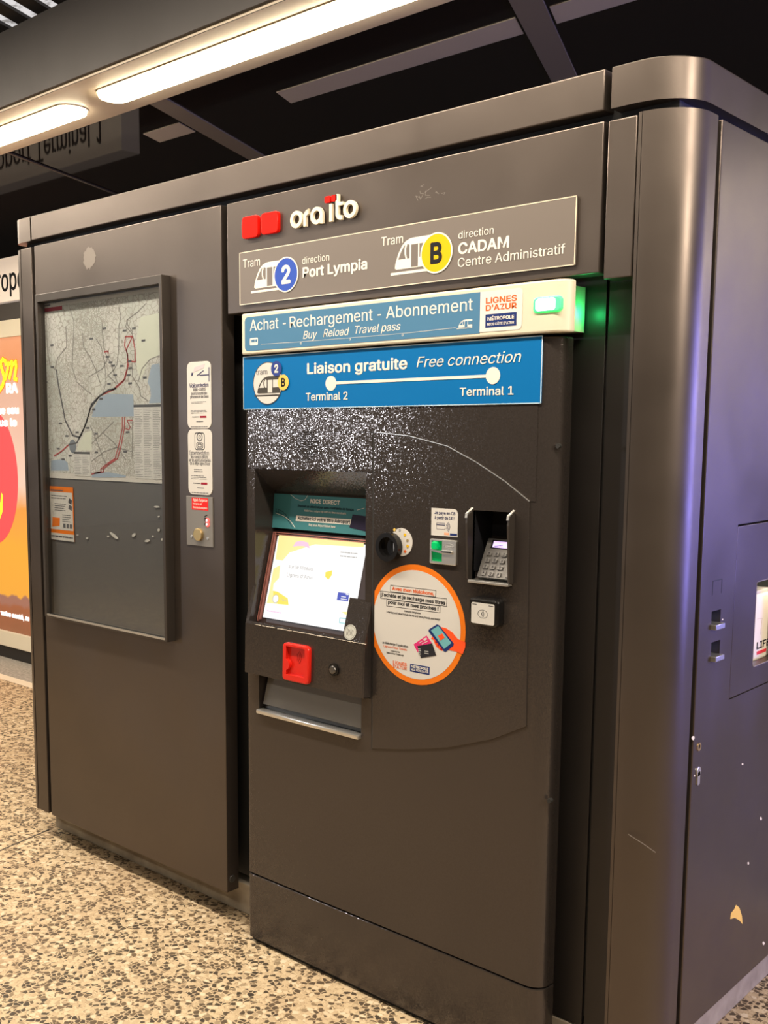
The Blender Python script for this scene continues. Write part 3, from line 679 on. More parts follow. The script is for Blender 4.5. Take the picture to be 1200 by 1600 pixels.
# contactless reader
nx0, nx1, nz0, nz1 = -1.363, -1.285, W(-.4275), W(-.3655)
fr_ = front(1.952)
nr = link('contactless_reader', fd.flat(rrect(nx0, nx1, nz0, nz1, .009), 0, .024, .005), BLACKP, T)
fn = front(YM - .003 - .024)
nf = link('reader_face', fn.flat(rrect(nx0 + .008, nx1 - .009, nz0 + .005, nz1 - .010, .004), 0, .001), mat('silver reader face', (.62, .60, .56), .4, .2), nr)
bm = bmesh.new(); ex, ez = (nx0 + nx1) / 2, (nz0 + nz1) / 2 - .003
merge(bm, fn.line(circle(ex, ez, .013, 26, .009), .0006, .001, .0014, True))
for i in range(3): merge(bm, fn.line(arc(ex - .006, ez, .003 + .003 * i, -50, 50, 6), .0009, .001, .0014))
bars(bm, fn, nx0 + .011, nx0 + .022, nz1 - .012, nz1 - .016, 1, .001, .0014, .4, 0); bars(bm, fn, nx1 - .024, nx1 - .012, nz1 - .012, nz1 - .016, 1, .001, .0014, .4, 0)
link('reader_print', bm, GREYT, nf, 0)

# ================================================================== SIGNS
# raised emblem on the upper panel
fe = front(1.989)
E_ = thing('raised_emblem', 'raised red squares and cream lettering at top of the brown panel', 'emblem', (-2.0, 2.0, W(.58)))
for x0, y0, x1, y1 in ((377.5, 339, 402.5, 367), (407.5, 333, 433.5, 360)):
    a = fe.at(x0, y0 + 2); b = fe.at(x1, y1)
    link('red_square', fe.flat(rrect(a[0], b[0], b[1] - .004, a[1] + .002, .010), -.011, 0, .0015), REDL, E_)
def oshape(cx, cz, ro_, ri): return ring(fe, cx, cz, ro_, ri, -.008, 0, 36)
def ep(x, y): return fe.at(360 + x / 4, 290 + y / 4)
zb = (ep(410, 267)[1] + ep(745, 200)[1]) / 2; R_ = abs(ep(410, 160)[1] - ep(410, 267)[1]) / 2; ri = R_ * .55
xo = ep(410, 210)[0]; LT = []
link('letter', oshape(xo, zb + R_, R_, ri), CREAML, E_)
th = R_ - ri
xr = ep(463, 200)[0]; pr = [(xr - th / 2, zb), (xr + th / 2, zb), (xr + th / 2, zb + R_)] + arc(xr + th / 2 + ri * .55, zb + R_, ri * .55, 180, 90, 6) + [(xr + th / 2 + ri * .7, zb + R_ * 1.42), (xr + th / 2 + ri * .7, zb + 2 * R_)] + arc(xr - th / 2 + R_ * .95, zb + R_, R_ * .95, 95, 180, 6)
link('letter', fe.flat(pr, -.008, 0), CREAML, E_, 0)
xa = ep(537, 185)[0]; bm = oshape(xa, zb + R_, R_, ri); merge(bm, fe.flat([(xa + ri, zb), (xa + R_ * 1.02, zb), (xa + R_ * 1.02, zb + R_), (xa + ri, zb + R_)], -.008, -.0004)); link('letter', bm, CREAML, E_)
xi = ep(626, 165)[0]; li = link('letter', fe.flat([(xi - th / 2, zb), (xi + th / 2, zb), (xi + th / 2, zb + 2 * R_), (xi - th / 2, zb + 2 * R_)], -.008, 0), CREAML, E_)
for dx in (-.0115, .0115): link('red_dot', fe.flat(rrect(xi + dx - .009, xi + dx + .009, zb + 2.22 * R_, zb + 2.95 * R_, .003), -.008, 0), REDL, li)
xt = ep(665, 150)[0]; ht = 2.95 * R_
pr = [(xt - th / 2, zb + ht), (xt + th / 2, zb + ht), (xt + th / 2, zb + 2 * R_), (xt + R_ * .95, zb + 2 * R_), (xt + R_ * .95, zb + 2 * R_ - th * .8), (xt + th / 2, zb + 2 * R_ - th * .8), (xt + th / 2, zb + R_ * .75)] + arc(xt + th / 2 + ri * .4, zb + R_ * .75, ri * .4, 180, 270, 5) + [(xt + R_ * .8, zb + R_ * .5), (xt + R_ * .8, zb)] + arc(xt - th / 2 + R_ * .8, zb + R_ * .8, R_ * .8, 270, 180, 6)
link('letter', fe.flat(pr, -.008, 0), CREAML, E_, 0)
link('letter', oshape(ep(745, 150)[0], zb + R_, R_, ri), CREAML, E_)

def tram_icon(pl, pts, m_, mw, parent, n0, n1, hole=True):
    """front car of a tram drawn in its outline box: pts = lower left, lower right, top height in plane units"""
    x0, x1, z0, z1 = pts; w_ = x1 - x0; h_ = z1 - z0
    P_ = lambda a, b: (x0 + a * w_, z0 + b * h_)
    body_ = [P_(*q) for q in ((.0, .14), (.02, .30), (.10, .58), (.20, .80), (.30, .92), (.42, .985), (.52, 1), (1, 1), (1, .10), (.05, .10))]
    o = link('tram_pictogram', pl.flat(body_, n0, n1), m_, parent, 0)
    wn = pl.flat([P_(*q) for q in ((.10, .40), (.17, .60), (.26, .78), (.30, .82), (.275, .70), (.275, .55), (.31, .40))], n1, n1 + .0003)
    merge(wn, pl.flat([P_(*q) for q in ((.355, .40), (.325, .55), (.325, .70), (.36, .84), (.42, .80), (.42, .40))], n1, n1 + .0003))
    merge(wn, pl.flat([P_(*q) for q in ((.47, .13), (.47, .80), (.66, .80), (.66, .13))], n1, n1 + .0003))
    merge(wn, pl.flat([P_(*q) for q in ((.70, .40), (.70, .80), (1.0, .80), (1.0, .40))], n1, n1 + .0003))
    link('tram_windows', wn, mw, o, 0)
    link('track_bar', pl.flat([P_(*q) for q in ((-.12, -.06), (1, -.06), (1, .02), (-.12, .02))], n0, n1), m_, o, 0)
    return o
# direction plate
fs = front(1.994)
a = fs.at(372.5, 397); b = fs.at(900.5, 305); c = fs.at(898, 411); d_ = fs.at(377, 478)
sx0, sx1, sz0, sz1 = (a[0] + d_[0]) / 2, (b[0] + c[0]) / 2, (c[1] + d_[1]) / 2, (a[1] + b[1]) / 2
D = link('direction_sign', fs.flat([(sx0, sz0), (sx1, sz0), (sx1, sz1), (sx0, sz1)], -.006, 0, .0008), TAUPE)
tag(D, 'taupe direction plate reading Port Lympia and CADAM on upper panel', 'sign')
link('plate_edge', fs.line([(sx0, sz0), (sx1, sz0), (sx1, sz1), (sx0, sz1)], .0022, -.0002, .0004, True), PLATEEDGE, D, 0)
bm = Bin()
text(bm, fs, 'Tram', (380, 419), (406.5, 414.5), 13.2, bold=.2); text(bm, fs, 'Tram', (596, 385), (630, 379), 14, bold=.2)
text(bm, fs, 'direction', (472.5, 413), (514.5, 406.5), 11, bold=.1); text(bm, fs, 'direction', (716.5, 373), (771.5, 365.5), 12, bold=.1)
text(bm, fs, 'Port Lympia', (473, 434.5), (574, 420.5), 17, bold=1.1); text(bm, fs, 'CADAM', (716, 397.5), (795.5, 387.5), 18.5, bold=1.1)
text(bm, fs, 'Centre Administratif', (715.5, 418), (883, 395.5), 14.5, bold=.1)
link('sign_text', bm, OFFW, D, 0)
def px_icon(pl, x0y, x1y, top): a = pl.at(*x0y); b = pl.at(*x1y); t = pl.at(*top); return (a[0], b[0], (a[1] + b[1]) / 2, t[1])
tram_icon(fs, px_icon(fs, (397.5, 456), (441, 449), (425, 408.5)), OFFW, TAUPE, D, 0, .0006)
tram_icon(fs, px_icon(fs, (617, 428), (672, 419), (650, 370.5)), OFFW, TAUPE, D, 0, .0006)
def badge(pl, x, y, r, m_, s, mt, parent, n0, rim=True, bw=.5):
    u, v_ = pl.at(x, y); o = link('line_badge', disc(pl, u, v_, r, n0, n0 + .0007, 48), m_, parent, 0)
    if rim: link('badge_rim', ring(pl, u, v_, r * 1.05, r * .97, n0, n0 + .0009, 48), OFFW, o, 0)
    link('badge_text', text_bm(pl, s, u - r * bw * .75, u + r * bw * .75, v_ - r * .56, r * 1.12, n0 + .0007, n0 + .0012, 1.4), mt, o, 0)
    return o
badge(fs, 447.3, 429, .0425, BLUEC, '2', OFFW, D, .0009, bw=.52); badge(fs, 682.2, 395.3, .0432, YELLOW, 'B', BLACK, D, .0009, bw=.52)

# illuminated sign box
bx = thing('light_box_sign', 'cream sign box with blue Achat Rechargement Abonnement label and green lamp', 'sign', (-1.63, 1.98, W(.26)))
pr = arc(-2.123 + .006, 1.962 + .006, .006, 180, 270, 4) + arc(-1.146 - .034, 1.962 + .030, .034, 270, 355, 9, .030) + [(-1.146, 1.996), (-2.123, 1.996)]
bb = prism(pr, XY, W(.2065), W(.3135)); bev(bb, .004, [e for e in bb.edges if abs(e.verts[0].co.z - e.verts[1].co.z) < 1e-5])
link('housing', bb, CREAMP, bx); link('rear_box', box(-2.11, -1.17, 1.994, 2.078, W(.213), W(.307)), CREAMP, bx)
fb = front(1.962)
a = fb.at(382.5, 496); b = fb.at(751, 456.5); lz1 = (a[1] + b[1]) / 2; a2 = fb.at(383, 549); b2 = fb.at(750, 521); lz0 = (a2[1] + b2[1]) / 2
lr = arc(a[0] + .012, lz1 - .012, .012, 90, 180, 5) + arc(a[0] + .012, lz0 + .012, .012, 180, 270, 5)
lb = link('blue_label', fb.flat(lr + [(b[0], lz0), (b[0], lz1)], 0, .0006), BLUEL, bx, 0)
bm = Bin()
text(bm, fb, 'Achat', (391, 517.5), (435.5, 513), 17.5, .0006, .0011, bold=.15); text(bm, fb, 'Rechargement', (453, 512), (582.5, 500.5), 18, .0006, .0011, bold=.15); text(bm, fb, 'Abonnement', (603.5, 498.5), (739, 484), 19.2, .0006, .0011, bold=.15)
text(bm, fb, '-', (442.5, 513), (447, 512.5), 17, .0006, .0011); text(bm, fb, '-', (590.5, 500), (595.5, 499.5), 18, .0006, .0011)
text(bm, fb, 'Buy', (474, 530), (496, 527.5), 12.2, .0006, .0011, ital=True); text(bm, fb, 'Reload', (505.5, 527), (546, 523), 12.2, .0006, .0011, ital=True); text(bm, fb, 'Travel pass', (555, 522), (626, 515), 12.2, .0006, .0011, ital=True)
lt_ = fb.pts([(408, 538), (470, 534), (548, 528), (630, 521), (712, 512)]); merge(bm, fb.line(lt_, .0007, .0006, .0009))
for p in ((470.5, 536.5), (547, 530), (629.5, 523.5)): merge(bm, ring(fb, *fb.at(*p), .0028, .0018, .0006, .0010, 14))
link('label_text', bm, OFFW, lb, 0)
u, v_ = fb.at(391, 540); bm = fb.flat(rrect(u, u + .030, v_, v_ + .019, .003), .0006, .001); bi = link('bus_pictogram', bm, OFFW, lb, 0)
bm = bmesh.new(); [merge(bm, fb.flat([(u + .003 + .005 * i, v_ + .008), (u + .007 + .005 * i, v_ + .008), (u + .007 + .005 * i, v_ + .015), (u + .003 + .005 * i, v_ + .015)], .001, .0013)) for i in range(5)]; link('bus_windows', bm, BLUEL, bi, 0)
tram_icon(fb, px_icon(fb, (716.5, 513.5), (738, 511.5), (728, 499.5)), OFFW, BLUEL, lb, .0006, .001)
c = fb.at(817, 449.5); c2 = fb.at(816, 513); cz1 = (fb.at(750.7, 456)[1] + c[1]) / 2; cz0 = (c2[1] + fb.at(750.5, 520.5)[1]) / 2
def logo(pl, x0, x1, z0, z1, parent, n0, wm, om, nm, deep=False):
    """orange two-line wordmark over a navy block"""
    h_ = z1 - z0; w_ = x1 - x0
    t1 = Bin(); merge(t1, text_bm(pl, 'LiGNES', x0, x1, z0 + h_ * .76, h_ * .19, n0, n0 + .0004, 1.2)); merge(t1, text_bm(pl, "D'AZUR", x0, x1, z0 + h_ * .53, h_ * .19, n0, n0 + .0004, 1.2))
    link('wordmark', t1, om, parent, 0)
    nb_ = link('navy_block', pl.flat([(x0, z0), (x1, z0), (x1, z0 + h_ * .42), (x0, z0 + h_ * .42)], n0, n0 + .0004), nm, parent, 0)
    t2 = Bin(); merge(t2, text_bm(pl, 'MÉTROPOLE', x0 + w_ * .07, x1 - w_ * .07, z0 + h_ * .22, h_ * .115, n0 + .0004, n0 + .0008, 1.2)); merge(t2, text_bm(pl, "NICE CÔTE D'AZUR", x0 + w_ * .07, x1 - w_ * .07, z0 + h_ * .06, h_ * .085, n0 + .0004, n0 + .0008, 1))
    link('block_text', t2, wm, nb_, 0)
wl = link('white_label', fb.flat(arc(c[0] - .010, cz1 - .010, .010, 0, 90, 5) + [(b[0], cz1), (b[0], cz0)] + arc(c[0] - .010, cz0 + .010, .010, 270, 360, 5), 0, .0008), mat('pale label', (.62, .60, .57), .45), bx, 0)
logo(fb, fb.at(759.5, 470)[0], fb.at(808, 470)[0], (fb.at(759.5, 512.5)[1] + fb.at(808, 508)[1]) / 2, (fb.at(760, 463)[1] + fb.at(808, 458)[1]) / 2, wl, .0008, OFFW, ORTXT, NAVY)
a = fb.at(837, 464); b = fb.at(877, 488)
ld = link('status_lamp', fb.flat(rrect(a[0] - .004, -1.158, b[1] + .002, a[1] - .001, .009), -.012, .004, .003), GREENLED, bx)
gl_amp = lamp('status_glow', 'POINT', (-1.150, 2.052, W(.250)), .16, (.03, 1, .25), .012)
link('lamp_core', fb.flat(rrect(a[0] + .003, -1.170, b[1] + .006, a[1] - .005, .007), .002, .006, .002), GREENCORE, ld)

# blue free-connection sign
ft = front(1.9735)
a = ft.at(380, 558); b = ft.at(849, 525); c = ft.at(845, 628); d_ = ft.at(382.5, 641)
bx0, bx1, bz0, bz1 = (a[0] + d_[0]) / 2, (b[0] + c[0]) / 2, (c[1] + d_[1]) / 2, (a[1] + b[1]) / 2
BS = link('connection_sign', ft.flat([(bx0, bz0), (bx1, bz0), (bx1, bz1), (bx0, bz1)], -.0014, .002), BLUES, None, 0)
tag(BS, 'bright blue Liaison gratuite Free connection sign below the cream sign box', 'sign')
ft = front(1.9715)
link('sign_edge', ft.line([(bx0, bz0), (bx1, bz0), (bx1, bz1), (bx0, bz1)], .002, -.0004, .0003, True), mat('pale blue edge', (.45, .58, .66), .5), BS, 0)
bm = Bin()
text(bm, ft, 'Liaison gratuite', (480, 585.5), (636.5, 576), 18, bold=1.0); text(bm, ft, 'Free connection', (651, 575), (814.5, 565), 17.5, bold=.2, ital=True)
text(bm, ft, 'Terminal 2', (478, 626.5), (543.5, 624.5), 12.5, bold=.6); text(bm, ft, 'Terminal 1', (718.5, 619.5), (802.5, 616.5), 13.5, bold=.6)
merge(bm, disc(ft, *ft.at(517.3, 599), .0182, .0004, .0009, 32)); merge(bm, disc(ft, *ft.at(770.5, 587), .0185, .0004, .0009, 32))
merge(bm, ft.line(ft.pts([(517, 598.7), (770, 587.3)]), .0068, .0004, .0008))
link('sign_text', bm, OFFW, BS, 0)
u, v_ = ft.at(418.5, 598.8)
wc = link('white_roundel', disc(ft, u, v_, .0545, .0003, .0008, 48), WHITE, BS, 0); link('roundel_rim', ring(ft, u, v_, .0558, .0535, .0003, .0010, 48), mat('dark rim', (.02, .04, .07), .5), wc, 0)
bm = Bin(); text(bm, ft, 'tram', (400.5, 586), (418, 584.7), 8.5, .0008, .0012, bold=.1); link('roundel_text', bm, GREYT, wc, 0)
tram_icon(ft, px_icon(ft, (402.5, 618), (438, 616.5), (420, 588)), mat('dark grey print', (.055, .05, .045), .5), WHITE, wc, .0009, .0012)
badge(ft, 432.6, 575.9, .0195, mat('indigo print', (.03, .05, .22), .5), '2', OFFW, BS, .0016, False, .5); badge(ft, 443.3, 597.4, .0200, YELL2, 'B', BLACK, BS, .0016, False, .5)

# ================================================================== STICKERS ON THE MACHINE
cu, cv, R1 = -1.531, W(-.4535), .1445
def cutcirc(r, lim=-1.6585):
    th_ = math.degrees(math.acos(max(-1, min(1, (cu - lim) / r)))); return arc(cu, cv, r, -180 + th_, 180 - th_, 56)
RS = link('round_sticker', fd.flat(cutcirc(R1), 0, .0006), ORANGE, None, 0)
tag(RS, 'large round orange-rimmed phone ticket sticker on the service door', 'sticker')
wf = link('white_field', fd.flat(cutcirc(R1 - .0135), .0006, .0009), WHITE, RS, 0)
rp = lambda x, y: (580 + x / 7.5, 870 + y / 7.5)
def rbox(q, n0, n1, m_, p):
    o = link('line_box', fd.line(fd.pts([rp(*z) for z in q]), .0010, n0, n1, True), m_, p, 0); return o
rbox([(230, 332), (762, 395), (758, 470), (228, 408)], .0009, .0012, BLACK, wf); rbox([(108, 400), (890, 492), (886, 580), (112, 484)], .0009, .0012, BLACK, wf); rbox([(184, 497), (812, 578), (808, 655), (182, 575)], .0009, .0012, BLACK, wf)
def rt(bm, s, p0, p1, cap, **k): return text(bm, fd, s, rp(*p0), rp(*p1), cap / 7.5, .0009, .0013, **k)
bm = Bin(); rt(bm, 'Avec mon téléphone,', (248, 393), (740, 450), 42, bold=1.3); link('sticker_text', bm, ORTXT, wf, 0)
bm = Bin(); rt(bm, "j'achète et je recharge mes titres", (122, 470), (870, 552), 44, bold=1.3); rt(bm, 'pour moi et mes proches !', (200, 556), (790, 626), 44, bold=1.3)
rt(bm, 'Using my telephone,', (390, 645), (585, 672), 22, bold=.4); rt(bm, 'I can buy and reload tickets for me and for my friends and family!', (182, 660), (808, 742), 24, bold=.4)
rt(bm, "Je télécharge l'application", (132, 1020), (436, 1060), 27, bold=.4); rt(bm, 'I download the', (228, 1108), (340, 1124), 17, bold=.3); rt(bm, "Lignes d'Azur Tickets app", (182, 1132), (384, 1162), 20, bold=.3)
link('sticker_text', bm, BLACK, wf, 0)
bm = Bin(); rt(bm, "Lignes d'Azur Tickets", (150, 1060), (420, 1098), 26, bold=.4); link('sticker_text', bm, ORTXT, wf, 0)
def rpl(q, n0, n1, m_, nm, p): return link(nm, fd.flat(fd.pts([rp(*z) for z in q]), n0, n1), m_, p, 0)
hd = rpl([(820, 822), (880, 835), (950, 880), (1020, 965), (1108, 1000), (1105, 1060), (1075, 1140), (1000, 1110), (880, 1085), (830, 1100), (805, 1085), (770, 1055), (745, 1010), (735, 975), (705, 960), (720, 935), (790, 930)], .0010, .0014, VERMIL, 'hand_picture', wf)
ph = rpl([(680, 850), (775, 790), (800, 800), (972, 1015), (968, 1040), (880, 1112), (858, 1108), (676, 872)], .0014, .0017, NAVY, 'phone_picture', wf)
rpl([(705, 860), (790, 808), (945, 1010), (860, 1078)], .0017, .002, SKYB, 'phone_display', ph); rpl([(790, 925), (840, 895), (868, 945), (820, 980)], .002, .0023, VERMIL, 'app_tile', ph)
bm = bmesh.new()
for x, y in ((765, 995), (790, 1032), (826, 1076)): merge(bm, disc(fd, *fd.at(*rp(x, y)), .0024, .0017, .0021, 12))
link('fingertip_picture', bm, MAROON, hd, 0)
c1 = rpl([(500, 1025), (652, 922), (715, 1010), (545, 1115)], .0010, .0013, MAGENTA, 'card_picture', wf); c2 = rpl([(545, 1045), (720, 1012), (765, 1155), (585, 1185)], .0014, .0017, mat('charcoal print', (.02, .02, .025), .5), 'card_picture', wf)
bm = bmesh.new(); merge(bm, fd.flat(fd.pts([rp(*z) for z in ((612, 962), (650, 945), (662, 965), (625, 985))]), .0013, .0016)); merge(bm, fd.line(fd.pts([rp(565, 1010), rp(605, 985)]), .0015, .0013, .0016)); merge(bm, fd.line(fd.pts([rp(600, 1020), rp(670, 985)]), .0015, .0013, .0016)); link('card_print', bm, WHITE, c1, 0)
bm = bmesh.new(); u, v_ = fd.at(*rp(630, 1110)); bars(bm, fd, u, u + .014, v_ + .004, v_ - .006, 2, .0017, .002, .35); u, v_ = fd.at(*rp(555, 1080)); bars(bm, fd, u, u + .009, v_ + .003, v_ - .013, 4, .0017, .002, .4); link('card_print', bm, PALEG, c2, 0)
t1 = Bin(); rt(t1, 'LiGNES', (258, 1262), (420, 1278), 40, bold=1); rt(t1, "D'AZUR", (258, 1308), (420, 1322), 40, bold=1); link('wordmark', t1, ORTXT, wf, 0)
nb_ = rpl([(460, 1252), (688, 1290), (685, 1385), (458, 1342)], .0009, .0012, NAVY, 'navy_block', wf)
t1 = Bin(); text(t1, fd, 'MÉTROPOLE', rp(472, 1300), rp(672, 1332), 4.2, .0012, .0016, bold=1.2); text(t1, fd, "NICE CÔTE D'AZUR", rp(472, 1332), rp(672, 1364), 3.2, .0012, .0016, bold=1); link('block_text', t1, OFFW, nb_, 0)
# small payment sticker
q = [(676, 792), (710, 793.5), (716, 801), (716.5, 839), (676, 836)]
PS = link('payment_sticker', fd.flat([(-1.4885, W(-.236)), (-1.4135, W(-.236)), (-1.4135, W(-.182)), (-1.418, W(-.1745)), (-1.425, W(-.1725)), (-1.4885, W(-.1725))], 0, .0008), WHITE, None, 0)
tag(PS, 'white contactless payment sticker with peeling corner above the green card slot', 'sticker')
bm = Bin(); zx = lambda a: -1.4885 + a * .075; zz = lambda b: W(-.236) + b * .0635
merge(bm, text_bm(fd, 'Je paye en CB', zx(.12), zx(.90), zz(.78), .0075, .0008, .0012, .8)); merge(bm, text_bm(fd, 'à partir de 1€ !', zx(.13), zx(.86), zz(.60), .0075, .0008, .0012, .8))
merge(bm, fd.line(rrect(zx(.20), zx(.53), zz(.24), zz(.47), .003), .0007, .0008, .0011, True)); merge(bm, fd.line([(zx(.21), zz(.40)), (zx(.52), zz(.40))], .002, .0008, .0011))
for i in range(4): merge(bm, fd.line(arc(zx(.52), zz(.35), .006 + .0028 * i, -48, 48, 6), .0009, .0008, .0011))
link('sticker_print', bm, mat('navy ink', (.02, .025, .09), .5), PS, 0)
link('navy_block', fd.flat([(zx(.72), zz(.04)), (zx(.98), zz(.04)), (zx(.98), zz(.12)), (zx(.72), zz(.12))], .0008, .0012), NAVY, PS, 0); link('orange_block', fd.flat([(zx(.50), zz(.05)), (zx(.68), zz(.05)), (zx(.68), zz(.13)), (zx(.50), zz(.13))], .0008, .0012), mat('pale orange print', (.75, .35, .2), .5), PS, 0)
# round grey sticker on the console slope
cp_ = Pl((0, 1.947, W(-.516)), (1, 0, 0), (0, .028, .105))
u, v_ = cp_.at(547.3, 988)
GS = link('round_sticker', disc(cp_, u, v_, .0195, .0003, .0012, 36), mat('worn grey sticker', (.40, .40, .36), .5), None, 0)
tag(GS, 'small round grey sticker below the touchscreen corner', 'sticker')
bm = ring(cp_, u, v_, .0172, .0162, .0012, .0015)
for i in range(6): merge(bm, cp_.line([(u - .010 + i * .004, v_ - .009 + .002 * (i % 2)), (u - .010 + i * .004, v_ + .009 - .002 * (i % 3))], .0013, .0012, .0015))
link('sticker_print', bm, mat('grey ink', (.17, .17, .15), .5), GS, 0)

# ================================================================== PLAN CASE ON THE DOOR
YF = 1.967; ff = front(YF)
MC = thing('map_display_case', 'bronze framed glass display case with city plan on the left door', 'display case', (-2.8, 1.985, .826))
ox0, ox1, oz0, oz1 = -3.130, -2.4655, W(-.6245), W(.4515)
il = ff.at(58.5, 480)[0]; ir = ff.at(250.5, 600)[0]; it = (ff.at(66, 473)[1] + ff.at(250, 440)[1]) / 2; ib = (ff.at(80, 962)[1] + ff.at(258, 998)[1]) / 2
frm = link('frame', box(ox0, ox1, YF, 2.0, oz0, oz1, .0015), FRAMEM, MC)
boolean(frm, [prism([(il, ib), (ir, ib), (ir, it), (il, it)], ff.P, -.03, .05)])
link('frame_edge', ff.line([(il + .004, ib), (ir, ib)], .006, -.004, .0008), SILVER, MC, 0)
link('backing_board', box(il, ir, 1.9965, 1.9985, ib, it), BACKB, MC, 0)
gp = link('glass_pane', box(il + .001, ir - .001, 1.977, 1.979, ib + .001, it - .001), GLASS, MC, 0)
fp = front(1.9945)
a = fp.at(64.5, 470); b = fp.at(250, 441); c = fp.at(256, 755); d_ = fp.at(73, 747)
mx0 = (a[0] + d_[0]) / 2; mx1 = ir - .001; mz1 = min((a[1] + b[1]) / 2, it - .004); mz0 = (c[1] + d_[1]) / 2
MP = link('city_map', fp.flat([(mx0, mz0), (mx1, mz0), (mx1, mz1), (mx0, mz1)], -.0012, 0), WHITE, None, 0)
tag(MP, 'folded-out pale city plan sheet behind glass in the bronze frame', 'map')
mm = lambda x, y: (50 + x / 4.704, 440 + y / 4.704)
mp = lambda q: [(max(mx0 + .003, min(mx1 - .002, u)), max(mz0 + .003, min(mz1 - .002, v))) for u, v in fp.pts([mm(*z) for z in q])]
pm = link('plan_print', fp.flat([(mx0 + .012, mz0 + .018), (mx1 - .006, mz0 + .018), (mx1 - .006, mz1 - .012), (mx0 + .012, mz1 - .012)], 0, .0003), MAPP, MP, 0)
bm = fp.flat(mp([(440, 995), (455, 930), (500, 850), (560, 825), (745, 830), (750, 990)]), .0003, .0005)
merge(bm, fp.flat(mp([(880, 612), (938, 600), (955, 890), (860, 895), (875, 840), (870, 780), (850, 740)]), .0003, .0005)); merge(bm, fp.flat(mp([(140, 1315), (230, 1305), (262, 1330), (270, 1390), (140, 1390)]), .0003, .0005)); merge(bm, fp.flat(mp([(440, 1415), (560, 1400), (690, 1425), (690, 1440), (440, 1440)]), .0003, .0005))
link('sea_print', bm, MAPSEA, pm, 0)
bm = fp.flat(mp([(800, 260), (935, 230), (945, 540), (860, 580), (800, 720), (770, 640), (770, 400)]), .0003, .0004)
merge(bm, fp.flat(mp([(390, 1110), (440, 1095), (440, 1240), (330, 1240), (345, 1190)]), .0003, .0004)); link('park_print', bm, mat('map pale green', (.56, .58, .50), .5), pm, 0)
def mline(q, wd, m_, n1=.0009): return link('route_line', fp.line(mp(q), wd * 1.75, .0004, n1), m_, pm, 0)
MLG = mat('map grey line', (.22, .21, .20), .5); MLD = mat('map dark line', (.09, .09, .10), .5); MRED = mat('map red line', (.38, .07, .07), .5)
mline([(180, 650), (195, 760), (215, 860), (245, 1020), (300, 1130), (350, 1145), (385, 1075), (415, 985), (440, 900), (500, 840), (560, 800), (615, 785)], .0035, MLD)
mline([(270, 1200), (330, 1185), (365, 1120), (400, 1040), (430, 930), (490, 850)], .003, MLD)
mline([(520, 830), (610, 788), (675, 730), (700, 640), (705, 540), (682, 470), (688, 405), (740, 403), (758, 500), (760, 590), (712, 585)], .0026, MRED); mline([(610, 780), (685, 715), (712, 600), (695, 500), (735, 410)], .0024, MRED)
mline([(535, 515), (560, 512), (560, 525)], .003, MRED); mline([(165, 1280), (215, 1250), (270, 1200)], .0028, MRED)
for dx in (0, 18): mline([(440 + dx, 1415 - dx * .3), (510 + dx, 1398), (505 + dx, 1380), (545 + dx, 1345), (612 + dx, 1300), (640 + dx, 1200), (665 + dx * .8, 1080), (665 + dx, 998)], .0024, MRED)
mline([(690, 1080), (712, 1090), (722, 1070), (700, 1020), (740, 1020)], .0018, MRED)
for q in ([(105, 250), (108, 400), (120, 540), (135, 620), (175, 650)], [(300, 640), (330, 740), (400, 800), (440, 830)], [(640, 190), (655, 250), (640, 330), (640, 470), (625, 610), (600, 650)], [(470, 420), (510, 480), (535, 600), (545, 740), (520, 830)], [(840, 160), (770, 230), (700, 280), (690, 330), (735, 380), (755, 440)],
          [(515, 310), (520, 400), (535, 520), (575, 590), (630, 750)], [(370, 380), (380, 480), (430, 560), (470, 650), (500, 740)], [(700, 280), (705, 320), (740, 370)], [(430, 1060), (480, 1180), (520, 1290), (545, 1340)], [(440, 1320), (530, 1250), (620, 1220), (740, 1250)], [(440, 1190), (520, 1110), (600, 1030)], [(520, 1110), (600, 1180), (650, 1250), (690, 1310)],
          [(735, 600), (740, 700), (790, 780), (800, 840), (850, 875)], [(935, 545), (870, 570), (810, 640), (780, 740)], [(280, 200), (310, 300), (300, 500), (295, 640)], [(600, 650), (560, 690), (620, 750)], [(735, 1000), (740, 1100), (735, 1290)], [(420, 700), (520, 640), (560, 560)], [(250, 330), (255, 480), (190, 560), (170, 640)]):
    mline(q, .0018, MLG, .0007)
bm = bmesh.new()
for x, y in ((148, 468), (150, 628), (437, 420), (533, 343), (682, 360), (750, 343), (578, 593), (598, 617), (662, 620), (612, 687), (567, 752), (710, 688), (722, 748), (556, 553), (720, 585), (510, 862), (455, 940), (410, 1075), (472, 1118), (475, 1255), (210, 1042), (258, 1135), (195, 1228), (230, 1306), (704, 1107), (686, 1250), (105, 740), (820, 433), (830, 705), (333, 1108), (282, 1280), (723, 636)):
    u, v_ = mp([(x, y)])[0]; merge(bm, fp.flat([(u - .009, v_ - .003), (u + .009, v_ - .003), (u + .009, v_ + .003), (u - .009, v_ + .003)], .0005, .0010))
u, v_ = mp([(300, 1210)])[0]; merge(bm, text_bm(fp, 'PLAN', mp([(155, 155)])[0][0], mp([(206, 148)])[0][0], mp([(180, 152)])[0][1], .0085, .0006, .001, 1.2))
x0 = mp([(80, 170)])[0][0]; z = mp([(80, 168)])[0][1]; bars(bm, fp, x0, x0 + .048, z + .018, z - .008, 3, .0006, .001, .6, .2)
link('place_tag', bm, MLD, pm, 0)
link('roundel_print', fp.flat(circle(u, v_, .020, 20, .022), .0004, .0007), mat('map slate', (.16, .18, .21), .5), pm, 0)
link('title_banner', fp.flat(mp([(70, 200), (222, 178), (222, 207), (72, 228)]), .0004, .0009), MAROON, pm, 0)
